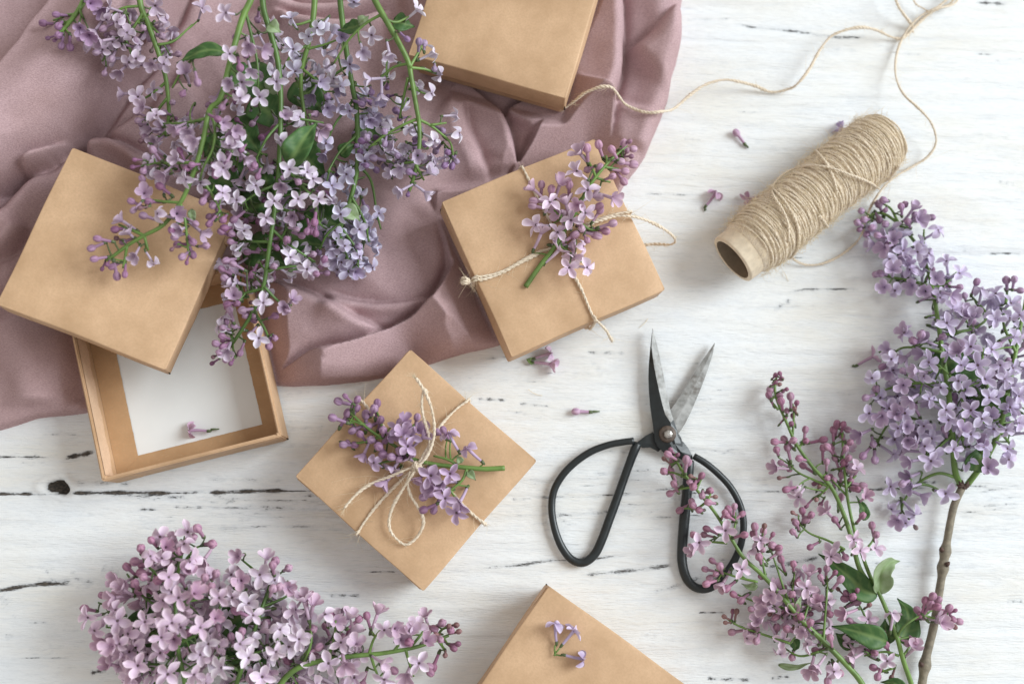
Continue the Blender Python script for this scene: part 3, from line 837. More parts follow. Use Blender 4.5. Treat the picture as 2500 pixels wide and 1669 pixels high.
def gift_twine_b():
    c7 = crop(1050, 320, 2.703)
    t = thing('twine_tie', 'jute twine tied round the box by the cloth, loop past its right side', 'twine')
    mb = MB()
    a = on_box('B', c7([(606, 232), (640, 300), (690, 400), (760, 540), (830, 690), (890, 820), (950, 960), (1010, 1070), (1060, 1180), (1092, 1255)]))
    twine(mb, wrap_end('B', a[1], a[0])[::-1] + a[1:-1] + wrap_end('B', a[-2], a[-1]), 0.00080, .0050, 1.2, 6, .0008, 41, .005)
    for k, (off, sd) in enumerate(((0, 42), (16, 43))):
        b = on_box('B', c7([(255, 985 + off), (330, 962 + off), (450, 930 + off * .8), (600, 862 + off * .7), (720, 800 + off * .4), (800, 770), (930, 690), (1030, 620), (1140, 575), (1230, 548), (1296, 540)]))
        b = b if k == 0 else b[:6]
        tail = wrap_end('B', b[-2], b[-1]) if k == 0 else []
        twine(mb, wrap_end('B', b[1], b[0])[::-1] + b[1:-1] + tail, 0.00080, .0050, 1.8, 6, .0008, sd, .006)
    loop = on_box('B', c7([(1000, 650, 3), (1060, 610, 4), (1130, 582, 4), (1210, 562, 3)]))
    out = W3(c7([(1290, 562, 36), (1370, 575, 34), (1450, 598, 30), (1530, 635, 25), (1590, 680, 20), (1618, 725, 15), (1590, 752, 11), (1530, 752, 8), (1470, 748, 6), (1400, 752, 5)]))
    twine(mb, loop + out, 0.00082, .0050, 1.4, 6, .0008, 44, .005)
    tail = on_box('B', c7([(1075, 1215, 1.2), (1098, 1250, 2.5)])) + W3(c7([(1125, 1275, 32), (1160, 1310, 27), (1185, 1350, 22), (1203, 1383, 18)]))
    twine(mb, tail, 0.00080, .0050, 1.2, 6, .0008, 45)
    fray(mb, tail[-1], np.array(tail[-1]) - np.array(tail[-2]), 46, 12, .003)
    kn = on_box('B', c7([(245, 985, 0)]))[0]
    rr = np.random.default_rng(2)
    for i in range(3):
        an = np.linspace(0, 2 * math.pi, 14); u = rr.normal(0, 1, 3); u /= np.linalg.norm(u); v = np.cross(u, rr.normal(0, 1, 3)); v /= np.linalg.norm(v)
        w_ = np.cross(u, v)
        twine(mb, [np.array(kn) + np.array([-.0008, 0, -.0012]) + (v * math.cos(x) + w_ * math.sin(x)) * .0021 for x in an], .0008, .004, 1.3, 6, .0007, 47 + i, .004)
    link('tied_twine', mb.mesh('tied_twine', [M_JUTE, M_FIBRE]), t)
gift_twine_b()

def gift_twine_c():
    c8 = crop(680, 840, 2.529)
    t = thing('twine_bow', 'jute twine tied in a bow over the lilac sprig on the middle box', 'twine')
    mb = MB()
    a = on_box('C', c8([(478, 1168), (520, 1110), (600, 1010), (700, 890), (780, 810, 2), (850, 755, 6), (920, 640, 7), (980, 530, 5), (1040, 460, 2), (1110, 390), (1172, 338)]))
    twine(mb, wrap_end('C', a[1], a[0])[::-1] + a[1:-1] + wrap_end('C', a[-2], a[-1]), 0.00080, .0050, 1.2, 6, .0008, 51, .005)
    b = on_box('C', c8([(1275, 1108), (1230, 1070), (1160, 1010, 1.5), (1080, 930, 3), (980, 850, 4), (870, 760, 6), (780, 660, 4), (680, 540, 2), (580, 430, 1.5), (505, 345)]))
    twine(mb, wrap_end('C', b[1], b[0])[::-1] + b[1:-1] + wrap_end('C', b[-2], b[-1]), 0.00080, .0050, 1.2, 6, .0008, 52, .005)
    up = on_box('C', c8([(850, 762, 9), (905, 700, 11), (948, 600, 13), (962, 500, 15), (950, 400, 17), (915, 310, 18), (880, 255, 18), (848, 212, 17)]))
    twine(mb, up, 0.00082, .0050, 1.4, 6, .0008, 53, .004)
    fray(mb, up[-1], np.array(up[-1]) - np.array(up[-2]), 54, 20, .0045)
    up2 = on_box('C', c8([(860, 765, 9), (900, 690, 10), (934, 620, 12), (925, 540, 13), (898, 450, 15), (884, 370, 16), (888, 300, 17), (905, 275, 17.5), (925, 300, 17)]))
    twine(mb, up2, 0.00080, .0050, 1.4, 6, .0008, 55, .004)
    dn = on_box('C', c8([(845, 765, 8), (800, 840, 9), (755, 915, 8), (710, 1000, 6), (685, 1080, 4), (690, 1150, 3), (735, 1210, 2), (790, 1238, 2), (850, 1195, 3), (888, 1120, 5), (885, 1060, 6), (850, 990, 8), (815, 925, 9), (800, 850, 9), (815, 785, 8)]))
    twine(mb, dn, 0.00080, .0050, 1.4, 6, .0008, 56, .005)
    lt = on_box('C', c8([(840, 755, 8), (760, 785, 8), (680, 815, 6), (600, 845, 5), (530, 885, 5), (470, 940, 5), (408, 1012, 4)]))
    twine(mb, lt, 0.00080, .0050, 1.6, 6, .0008, 57, .007)
    fray(mb, lt[-1], np.array(lt[-1]) - np.array(lt[-2]), 58, 16, .004)
    kn = np.array(on_box('C', c8([(855, 755, 8)]))[0])
    for i, (r_, ax) in enumerate(((.0019, (1, .4, .2)), (.0022, (.2, 1, .3)), (.0017, (.5, -.6, .6)))):
        u = np.array(ax, float); u /= np.linalg.norm(u); v = np.cross(u, [0, 0, 1.]); v /= np.linalg.norm(v); w_ = np.cross(u, v)
        twine(mb, [kn + (v * math.cos(x) + w_ * math.sin(x)) * r_ for x in np.linspace(0, 6.28, 13)], .00085, .004, 2, 6, .0007, 60 + i, .004)
    link('tied_twine', mb.mesh('tied_twine', [M_JUTE, M_FIBRE]), t)
gift_twine_c()

def shed_fibre(px, py, ang, l, label, sd):
    r = np.random.default_rng(sd); p = np.array(W(px, py, .0006)); d = np.array([math.cos(ang), math.sin(ang), 0]); q = np.array([-d[1], d[0], 0])
    mb = MB(); k = r.uniform(-.5, .5)
    mb.tube([p + d * l * t + q * l * k * t * (1 - t) + np.array([0, 0, .0004 * math.sin(t * 5)]) for t in np.linspace(0, 1, 10)], .00013, 4, 0, cap=False)
    link('jute_fibre', mb.mesh('jute_fibre', [M_FIBRE]), None, label, 'fibre', 'jute fibres shed on the table')
shed_fibre(1912, 662, -1.1, .006, 'tiny curled jute fibre shed on the table just below the spool', 1)
shed_fibre(1560, 800, .8, .007, 'tiny jute fibre lying on the table above the left scissor blade', 2)
shed_fibre(1290, 950, -.4, .008, 'tiny pale jute fibre on the table right of the middle box corner', 3)
# ------------------------------------------------------------------ scissors
def build_scissors():
    iron = NT('black_iron')
    f = iron.noise(iron.coord(), 260, 4, 0.6)
    iron.base(iron.ramp(f, [(0.3, (0.006, 0.009, 0.010)), (0.7, (0.014, 0.020, 0.022))]))
    iron.set(iron.b, Roughness=0.36, Specular_IOR_Level=0.55); iron.bump(f, 0.10, 0.0004)
    st = NT('ground_steel')
    g = st.noise(st.coord((1, 1, 1)), 190, 5, 0.65); g2 = st.noise(st.coord((1, 1, 1)), 60, 4, 0.7)
    c = st.ramp(g, [(0.35, (0.20, 0.20, 0.19)), (0.62, (0.38, 0.38, 0.37))])
    c = st.mix(st.ramp(g2, [(0.50, (0, 0, 0)), (0.62, (.9, .9, .9))]), c, (0.11, 0.095, 0.08))
    st.base(c); st.set(st.b, Metallic=0.15, Roughness=0.55)
    rust = simple('rusty_washer', (0.095, 0.070, 0.055), 0.55, 0.3, 0.4, 500)
    rivet = simple('steel_rivet', (0.52, 0.50, 0.47), 0.35, 0.8, 0.15, 400)
    t = thing('scissors', 'open black iron scissors with worn steel blades and looped handles', 'scissors')
    c9 = crop(1300, 760, 2.178)
    def strip(mb, L, Rr, Mid, zL, zM, zR, zb, matL=0, matR=1):
        """blade: left edge, ridge line, right edge (same number of points), z in mm; closed body"""
        n = len(L); rows = []
        for i in range(n):
            l = W(*L[i], zL * .001); m = W(*Mid[i], zM * .001); r = W(*Rr[i], zR * .001); lb = W(*L[i], zb * .001); rb = W(*Rr[i], zb * .001)
            rows.append([l, m, r, rb, lb])
        v = [tuple(p) for r_ in rows for p in r_]
        fl = []; fr = []
        for i in range(n - 1):
            a = i * 5; b = a + 5
            fl.append((a, a + 1, b + 1, b)); fr.append((a + 1, a + 2, b + 2, b + 1))
            fr.append((a + 2, a + 3, b + 3, b + 2)); fl.append((a + 3, a + 4, b + 4, b + 3)); fl.append((a + 4, a, b, b + 4))
        fl.append((0, 4, 3, 2, 1)); e = (n - 1) * 5; fl.append((e, e + 1, e + 2, e + 3, e + 4))
        mb.add(v, fl, matL); mb.add(v, fr, matR)
    # rear blade (right tip)
    mb = MB()
    L = c9([(968, 168), (935, 215), (900, 265), (850, 345), (800, 425), (765, 480), (737, 520), (712, 570), (690, 625)])
    Rr = c9([(971, 167), (955, 240), (932, 310), (903, 390), (870, 470), (842, 535), (812, 595), (793, 625), (772, 655)])
    Mi = [((a[0] * .5 + b[0] * .5), (a[1] * .5 + b[1] * .5)) for a, b in zip(L, Rr)]
    strip(mb, L, Rr, Mi, 4.4, 4.8, 4.2, 3.0, 1, 1)
    # tang of the rear blade down to the left handle
    strip(mb, c9([(640, 640), (605, 658), (575, 680), (548, 700)]), c9([(700, 720), (668, 745), (625, 722), (585, 725)]), c9([(670, 690), (640, 705), (600, 700), (566, 712)]), 4.4, 4.8, 4.4, 2.6, 0, 0)
    link('blade', mb.mesh('blade', [iron.m, st.m], False), t)
    # front blade (left tip)
    mb = MB()
    L = c9([(638, 90), (628, 175), (619, 270), (616, 350), (619, 430), (626, 510), (637, 585), (646, 650), (660, 715), (700, 752)])
    Mi = c9([(639, 91), (633, 190), (645, 280), (658, 350), (672, 415), (688, 485), (706, 548), (735, 590), (745, 650), (760, 700)])
    Rr = c9([(641, 92), (663, 180), (681, 260), (697, 340), (710, 410), (724, 480), (738, 540), (750, 575), (772, 640), (800, 700)])
    strip(mb, L, Rr, Mi, 5.6, 7.4, 6.0, 5.0, 0, 1)
    me = mb.mesh('blade', [iron.m, st.m], False)
    for p in me.polygons:      # only the ground bevel of the blade itself is bright
        if p.material_index == 1:
            cy = sum(me.vertices[v].co.y for v in p.vertices) / len(p.vertices)
            if cy < W(*c9([(0, 572)])[0], 0.006).y: p.material_index = 0
    link('blade', me, t)
    mb = MB()
    strip(mb, c9([(700, 752), (745, 765), (800, 790), (822, 810)]), c9([(800, 690), (828, 725), (850, 765), (850, 800)]), c9([(755, 700), (790, 745), (825, 775), (838, 805)]), 5.4, 7.0, 5.4, 2.2, 0, 0)
    strip(mb, c9([(646, 640), (650, 690), (680, 735), (720, 758)]), c9([(770, 640), (790, 670), (800, 700), (790, 760)]), c9([(708, 640), (720, 680), (740, 718), (755, 759)]), 6.2, 7.4, 6.2, 5.0, 0, 0)
    link('shank', mb.mesh('shank', [iron.m, st.m], False), t)
    # handles
    def handle(pts, rad):
        mb = MB(); c = catmull([(*W3([p])[0], r_) for p, r_ in zip(c9(pts), rad)], 0.0015)
        mb.tube(c[:, :3], c[:, 3], 14, 0, flat=0.85)
        link('handle', mb.mesh('handle', [iron.m]), t)
    handle([(560, 700, 4), (548, 725, 4.2), (528, 775, 4), (500, 850, 3.6), (470, 935, 3.4), (440, 1020, 3.4), (405, 1115, 3.4), (370, 1210, 3.2), (330, 1290, 3), (270, 1334, 3), (205, 1315, 3), (150, 1240, 3), (115, 1140, 3), (102, 1040, 3),
            (115, 950, 3.2), (160, 870, 3.8), (225, 803, 4.4), (310, 745, 5), (400, 710, 5.4), (475, 695, 5.6), (538, 687, 5.6)],
           [.0021, .0024, .0023, .0022, .0022, .0023, .0023, .0023, .0023, .0022, .0021, .0020, .0019, .0019, .0019, .0019, .0019, .0019, .0018, .0018, .0018])
    handle([(836, 790, 4), (832, 830, 4), (826, 900, 3.6), (820, 980, 3.4), (812, 1060, 3.4), (804, 1150, 3.4), (797, 1240, 3.2), (796, 1330, 3), (818, 1415, 3), (860, 1462, 3), (915, 1474, 3), (970, 1452, 3), (1030, 1390, 3), (1080, 1310, 3),
            (1112, 1220, 3.2), (1122, 1120, 3.4), (1100, 1020, 3.8), (1050, 930, 4.4), (985, 860, 5), (920, 806, 5.4), (858, 768, 5.6)],
           [.0022, .0026, .0026, .0026, .0027, .0027, .0026, .0025, .0024, .0023, .0022, .0021, .0020, .0019, .0018, .0018, .0018, .0018, .0018, .0018, .0017])
    c = np.array(W(*c9([(718, 652)])[0], 0.0074))
    mb = MB(); n = 28; a = np.linspace(0, 2 * math.pi, n, endpoint=False)
    def disc(prof, mat, mb):
        v = np.concatenate([c + np.stack([np.cos(a) * r_, np.sin(a) * r_, np.full(n, z)], -1) for r_, z in prof])
        f = [(i * n + j, i * n + (j + 1) % n, (i + 1) * n + (j + 1) % n, (i + 1) * n + j) for i in range(len(prof) - 1) for j in range(n)]
        f.append(tuple((len(prof) - 1) * n + j for j in range(n)))
        mb.add(v, f, mat)
    disc([(.0044, -.0012), (.0044, .0006), (.0041, .0010), (.0022, .0011)], 0, mb)
    link('washer', mb.mesh('washer', [rust]), t)
    mb = MB(); n = 7; a = np.linspace(0, 2 * math.pi, n, endpoint=False); c = c + np.array([.0002, -.0001, 0])
    disc([(.0024, .0008), (.0024, .0017), (.0019, .0026), (.0009, .0031)], 0, mb)
    link('pivot_rivet', mb.mesh('pivot_rivet', [rivet], False), t)
build_scissors()

# ------------------------------------------------------------------ lilac florets (face centre at the origin, tube along -Z)
def add_petal(mb, ang, L, Wd, pitch, cup, twist=0.0, nu=8, nv=6):
    ca, sa = math.cos(ang), math.sin(ang)
    v = []; k = []
    for i in range(nu + 1):
        u = i / nu
        hw = Wd * (0.20 + 0.80 * math.sin(math.pi * min(1, (0.10 + u * 0.86)) ** 1.15) ** 0.75) * (1 - 0.75 * u ** 7)
        if u == 1: hw = Wd * 0.10
        r = 0.0005 + u * L
        zc = math.sin(pitch) * u * L + 0.0007 * math.sin(u * math.pi)
        rc = 0.0005 + (r - 0.0005) * math.cos(pitch * u)
        for j in range(nv + 1):
            q = (j / nv) * 2 - 1
            x = rc; y = hw * q
            z = zc + cup * 1.35 * (q * q) * math.sin(math.pi * min(1, .15 + u * .8)) * 0.9 + cup * 0.9 * max(0, u - .72) / .28 * (1 - .3 * q * q) + twist * q * hw
            v.append((x * ca - y * sa, x * sa + y * ca, z))
            rim = max(abs(q) ** 3, (u ** 5))
            k.append(0.62 * (1 - rim) ** 1.2 + 0.10 * (1 - u) + 0.25 * max(0, 1 - u * 3.0) ** 1.5)
    f = [(i * (nv + 1) + j, i * (nv + 1) + j + 1, (i + 1) * (nv + 1) + j + 1, (i + 1) * (nv + 1) + j) for i in range(nu) for j in range(nv)]
    mb.add(v, f, 0, k)

def add_tube_calyx(mb, L, r_top, bend):
    z = np.linspace(0, -L, 7)
    pts = np.stack([bend * (z / L) ** 2, 0 * z, z], -1)
    mb.tube(pts, np.linspace(r_top, r_top * 0.72, 7), 7, 0, np.linspace(0.45, 0.75, 7), cap=False)
    e = pts[-1]
    mb.tube([e + [0, 0, .0009], e + [0, 0, .0002], e - [0, 0, .0009], e - [0, 0, .0016]], [r_top * .85, r_top * 0.98, r_top * .8, r_top * .42], 7, 1, 0)

def make_floret(kind, seed):
    r = random.Random(seed); mb = MB()
    if kind == 'o':
        L = 0.0088; off = r.uniform(-.1, .1); pit = r.choice([0.02, 0.12, -0.15, -0.28, 0.25])
        for q in range(4):
            add_petal(mb, q * math.pi / 2 + off + r.uniform(-.16, .16), r.uniform(.0047, .0062), r.uniform(.0016, .0021), pit + r.uniform(-.38, .38), r.uniform(.0008, .0016), r.uniform(-.5, .5))
        add_tube_calyx(mb, L, .00085, r.uniform(-.001, .001))
        a = np.linspace(0, 2 * math.pi, 8, endpoint=False)
        mb.add(np.stack([np.cos(a) * .00062, np.sin(a) * .00062, np.full(8, .00022)], -1), [tuple(range(8))], 2)
    elif kind == 'h':   # half open, petals cupped forward
        L = 0.0085; pit = r.uniform(0.65, 1.05)
        for q in range(4):
            add_petal(mb, q * math.pi / 2 + r.uniform(-.12, .12), r.uniform(.0046, .0054), .0021, pit + r.uniform(-.35, .2), .0013, r.uniform(-.3, .3))
        add_tube_calyx(mb, L, .0009, r.uniform(-.001, .001))
    elif kind == 'r':   # petals folded backwards
        L = 0.0092
        for q in range(4):
            add_petal(mb, q * math.pi / 2 + r.uniform(-.12, .12), r.uniform(.0050, .0058), .0022, -0.65 + r.uniform(-.3, .3), .0010, r.uniform(-.3, .3))
        add_tube_calyx(mb, L, .00085, r.uniform(-.001, .001))
        a = np.linspace(0, 2 * math.pi, 8, endpoint=False)
        mb.add(np.stack([np.cos(a) * .00062, np.sin(a) * .00062, np.full(8, .00022)], -1), [tuple(range(8))], 2)
    else:
        s = 1.0 if kind == 'b' else 0.68
        Rb = .00200 * s * r.uniform(.92, 1.05); Hb = .0045 * s; L = .0072 * s
        n = 24; m = 9; v = []; k = []
        for i in range(m + 1):
            u = i / m; ph = u * math.pi
            rr = Rb * math.sin(ph * .97 + .03) ** 0.85 if 0 < i < m else Rb * .08
            z = -Hb * .5 * math.cos(ph) + Hb * .1
            for j in range(n):
                a = 2 * math.pi * j / n
                g = abs(math.cos(2 * a)) ** 10
                gro = 1 - 0.22 * g * sstep(.25, .7, u)
                v.append((rr * gro * math.cos(a), rr * gro * math.sin(a), z)); k.append(float(.30 + .7 * g * sstep(.15, .6, u) + .15 * (1 - u)))
        f = [(i * n + j, i * n + (j + 1) % n, (i + 1) * n + (j + 1) % n, (i + 1) * n + j) for i in range(m) for j in range(n)] + [tuple(m * n + j for j in range(n))]
        mb.add(v, f, 0, k)
        add_tube_calyx(mb, L, .00098 * s, r.uniform(-.0008, .0008))
    return mb

LEN = {'o': .0104, 'h': .0101, 'r': .0108, 'b': .0088, 's': .0060}
PROTO = {}
for kind, cnt in (('o', 12), ('h', 5), ('r', 5), ('b', 6), ('s', 3)):
    PROTO[kind] = []
    for q in range(cnt):
        mb = make_floret(kind, 100 + q * 7 + ord(kind))
        me = mb.mesh('floret' if kind in 'ohr' else 'bud', [M_PETAL, M_CALYX, M_THROAT])
        a = me.color_attributes.new('tint', 'FLOAT_COLOR', 'POINT'); a.data.foreach_set('color', np.ones(len(me.vertices) * 4))
        PROTO[kind].append((me, mb.arrays()))

class Spray:
    """one cut lilac branch: stem skeleton + florets, buds, leaves"""
    def __init__(s, name, label, cat, pale, deep, stemmat=None, floor=None, group='cut lilac branches', droop=0.4):
        s.root = thing(name, label, cat, group=group)
        s.pale = pale; s.deep = deep; s.mb = MB(); s.sk = []; s.items = []
        s.sink = 0.0; s.size = 1.0; s.floor = floor or (lambda x, y: cloth_h(x, y)); s.mat = stemmat or M_STEM; s.droop = droop
    def twig(s, pts, r0=.0009, r1=.0005, mat=0):
        P = W3([(p[0], p[1], p[2] - s.sink * 1000) for p in pts]); c = catmull(P, 0.0015)
        c[:, 2] = np.maximum(c[:, 2], [s.floor(x, y) + 0.0010 for x, y, _ in c])
        rad = np.linspace(r0, r1, len(c))
        s.mb.tube(c, rad, 8, mat)
        T = np.gradient(c, axis=0); T /= np.linalg.norm(T, axis=1)[:, None] + 1e-9
        s.sk.append((c, T))
        return c
    def ready(s):
        s.C = np.concatenate([c for c, _ in s.sk]); s.T = np.concatenate([t for _, t in s.sk])
        s.px = None
    def near(s, px, py):
        q = np.array(W(px, py, float(np.mean(s.C[:, 2]))))
        d = np.hypot(s.C[:, 0] - q[0], s.C[:, 1] - q[1])
        i = int(np.argmin(d)); return i, d[i]
    def put(s, px, py, kind, f, z=None, rr=random):
        i, d = s.near(px, py)
        Q = s.C[i]; Tn = s.T[i]
        # pedicels leave the stem a little further back
        back = Q - Tn * min(d * .55, .006)
        j = int(np.argmin(np.linalg.norm(s.C - back, axis=1))); Q = s.C[j]
        if z is None: z = Q[2] + s.sink + rr.uniform(-.006, .007) + f * .006
        P = np.array(W(px, py, z)); fl = s.floor(P[0], P[1])
        z = max(z, fl + .0032); P = np.array(W(px, py, z))
        sc = rr.uniform(.88, 1.12) * s.size; L = LEN[kind] * sc
        v = P - Q; n = np.linalg.norm(v); vn = v / (n + 1e-9)
        if n < .003: vn = np.array([rr.uniform(-1, 1), rr.uniform(-1, 1), 1.0])
        dr = vn * (1 - f) + np.array([0, 0, 1.0]) * f * 1.1 + Tn * s.droop * (1 - f * .6) + np.array([rr.gauss(0, .22) for _ in range(3)])
        dr /= np.linalg.norm(dr)
        base = P - dr * L
        fb = s.floor(base[0], base[1]) + .0010
        if base[2] < fb:
            if f > .5 and rr.random() < .5:
                P[2] += fb - base[2]
            else:
                dr[2] = max(-.2, (P[2] - fb) / L); hh = math.hypot(dr[0], dr[1]) + 1e-9
                kk = math.sqrt(max(0.05, 1 - min(.97, dr[2] ** 2))) / hh; dr[0] *= kk; dr[1] *= kk; dr /= np.linalg.norm(dr)
            base = P - dr * L; base[2] = max(base[2], fb)
        # pedicel
        g = np.linalg.norm(base - Q)
        if g > .0012:
            m = (Q + base) / 2 + Tn * g * .12 - np.array([0, 0, 1.0]) * min(.001, g * .1)
            t3 = base + dr * .0006
            cc = [Q * (1 - t) ** 2 + 2 * m * t * (1 - t) + t3 * t * t for t in np.linspace(0, 1, 6)]
            s.mb.tube(cc, np.linspace(.00050, .00036, 6), 5, 1 if rr.random() < .5 else 0)
        s.items.append((kind, P, dr, sc, rr.uniform(0, 6.28)))
    def leaf(s, pts, width, mat=None, cup=.25, z=None, curl=0.0):
        """midrib pixel points (x, y, mm)"""
        c = catmull(W3(pts), .0012); n = len(c); T, N, B = frames(c)
        up = np.array([0, 0, 1.0]); mb = MB(); v = []; k = []; nv = 8
        for i in range(n):
            u = i / (n - 1); hw = width * 0.5 * (abs(math.sin(math.pi * min(1, u * .985 + .01) ** .60)) * (1 - .45 * u ** 2) + .015)
            sd_ = np.cross(T[i], up); sd_ /= np.linalg.norm(sd_) + 1e-9; nr = np.cross(sd_, T[i])
            for j in range(nv + 1):
                q = j / nv * 2 - 1
                v.append(c[i] + sd_ * hw * q * math.cos(cup * abs(q)) + nr * (hw * abs(q) * math.sin(cup) + curl * hw * q + .0004 * math.sin(u * 17 + q * 3)))
                vein = 1.0 if abs(q) < .07 else (.35 if (int((u * 9 - abs(q) * 2.0) * 2) % 4 == 0) else 0)
                k.append(vein)
        f = [(i * (nv + 1) + j, i * (nv + 1) + j + 1, (i + 1) * (nv + 1) + j + 1, (i + 1) * (nv + 1) + j) for i in range(n - 1) for j in range(nv)]
        mb.add(v, f, 0, k)
        o = link('leaf', mb.mesh('leaf', [mat or M_LEAF]), s.root)
        md = o.modifiers.new('thick', 'SOLIDIFY'); md.thickness = .00018
    def finish(s, seed=1):
        link('stem', s.mb.mesh('stem', [s.mat, M_STEMD]), s.root)
        r = random.Random(seed)
        order = sorted(s.items, key=lambda it: -(it[1][2] + (.010 if it[0] in 'ohr' else 0)))
        rest = MB(); tints = []
        for q, (kind, P, dr, sc, roll) in enumerate(order):
            vi = r.randrange(len(PROTO[kind])); me, arr = PROTO[kind][vi]
            u = r.random()
            if kind in 'or': c = [a * (1 - .22 * u) + b * .22 * u for a, b in zip(s.pale, s.deep)]
            elif kind == 'h': c = [a * (.72 - .3 * u) + b * (.28 + .3 * u) for a, b in zip(s.pale, s.deep)]
            elif kind == 'b': c = [a * (.32 - .32 * u) + b * (.68 + .32 * u) for a, b in zip(s.pale, s.deep)]
            else: c = [b * (.9 - .25 * u) for b in s.deep]
            g = r.uniform(.90, 1.08); c = [min(1, x * g) for x in c]
            if kind == 's' and r.random() < .4: c = [c[0] * .9, c[1] * 1.1, c[2] * .7]
            quat = Vector(dr).to_track_quat('Z', 'Y') @ Quaternion((0, 0, 1), roll)
            if q < 100:
                o = bpy.data.objects.new('floret' if kind in 'ohr' else 'bud', me)
                scene.collection.objects.link(o); o.parent = s.root
                o.location = P; o.rotation_mode = 'QUATERNION'; o.rotation_quaternion = quat; o.scale = (sc, sc, sc); o.color = (*c, 1)
            else:
                V, F, M_, K = arr
                V2 = (V * sc) @ np.array(quat.to_matrix()).T + P
                base = rest.n
                rest.v.append(V2); rest.f += [tuple(i + base for i in f) for f in F]; rest.m += M_; rest.k.append(K); rest.n += len(V2)
                tints.append(np.tile([*c, 1.0], (len(V2), 1)))
        if tints:
            me = rest.mesh('further_florets', [M_PETAL, M_CALYX, M_THROAT])
            a = me.color_attributes.new('tint', 'FLOAT_COLOR', 'POINT'); a.data.foreach_set('color', np.concatenate(tints).ravel())
            o = link('further_florets', me, s.root, kind='stuff'); o.color = (1, 1, 1, 1)

def parse(txt):
    out = []
    for tok in txt.split(';'):
        q = tok.split()
        if len(q) < 3: continue
        k = q[2]; f = int(k[1:]) / 10 if len(k) > 1 else {'o': .8, 'h': .35, 'r': .3, 'b': .3, 's': .25}[k[0]]
        kk = k[0]
        if kk == 'o' and f <= .4: kk = random.choice('orr')
        out.append((float(q[0]), float(q[1]), kk, min(f, 1.0)))
    return out

def scatter(sprays, poly, n, zlo, zhi, probs, mind=13, seed=1, avoid=None):
    r = random.Random(seed); P = np.array(poly); pts = []; tries = 0
    while len(pts) < n and tries < n * 60:
        tries += 1
        x = r.uniform(P[:, 0].min(), P[:, 0].max()); y = r.uniform(P[:, 1].min(), P[:, 1].max())
        if not inside(np.array([x]), np.array([y]), P)[0]: continue
        if any((x - a) ** 2 + (y - b) ** 2 < mind * mind for a, b in pts): continue
        pts.append((x, y))
        kind = r.choices('orhbs', probs)[0]
        s = min(sprays, key=lambda q: q.near(x, y)[1])
        if kind == 'o' and r.random() < .45: kind = 'r'
        s.put(x, y, kind, r.uniform(.45, .95) if kind == 'o' else r.uniform(.05, .6), (zlo + (zhi - zlo) * r.random() ** 1.3) * .001, r)

def give(sprays, txt, dz=None, seed=5):
    r = random.Random(seed)
    for x, y, k, f in parse(txt):
        s = min(sprays, key=lambda q: q.near(x, y)[1])
        s.put(x, y, k, f, None, r)

BLUE = (0.64, 0.59, 0.80); PINKP = (0.74, 0.58, 0.76); PALE = (0.66, 0.58, 0.77)
DEEP = (0.42, 0.20, 0.34); DEEPB = (0.36, 0.22, 0.40)

# ---- bouquet hanging in from the top
def floor_top(x, y):
    if inside(np.array([x]), np.array([y]), footprint('E', .002))[0]: return 0.0515
    if inside(np.array([x]), np.array([y]), footprint('A', .001))[0]: return 0.0460
    return max(cloth_h(x, y), 0.002)

def sp(name, label, pale, deep, mains, sides, floor=floor_top, stemmat=None, r=(.0016, .0008), rs=(.0008, .00045), cat='lilac branch', droop=.4, group='cut lilac branches', sink=0.0):
    s = Spray(name, label, cat, pale, deep, stemmat, floor, group, droop); s.sink = sink
    for m in mains: s.twig(m, *r)
    for q in sides: s.twig(q, *rs, mat=0)
    s.ready(); return s

T1 = sp('lilac_branch', 'lilac branch with bright green stem, its tip above the loose box lid', (0.87, 0.80, 0.88), DEEP,
        [[(622, -40, 84), (612, 0, 84), (590, 50, 83), (562, 150, 81), (538, 240, 78), (512, 268, 77), (497, 335, 75), (482, 392, 73), (462, 450, 71), (440, 495, 69), (400, 548, 66), (352, 575, 64), (310, 600, 62), (262, 636, 60)]],
        [[(440, 495, 69), (400, 492, 68), (345, 485, 64)], [(440, 495, 69), (450, 530, 68), (456, 575, 65), (460, 620, 61)], [(352, 575, 64), (322, 562, 63), (290, 548, 61)], [(310, 600, 62), (305, 630, 60), (300, 655, 59)],
         [(512, 268, 77), (524, 310, 77), (520, 360, 75), (497, 408, 73), (488, 440, 70)], [(500, 290, 76), (455, 300, 70), (395, 302, 62)], [(482, 396, 73), (430, 398, 70), (360, 398, 64)],
         [(548, 130, 80), (495, 130, 78), (450, 165, 74), (420, 215, 68)], [(522, 300, 77), (560, 330, 72), (590, 372, 68)], [(352, 575, 64), (362, 612, 62)], [(488, 430, 70), (520, 480, 66), (545, 530, 60)]])
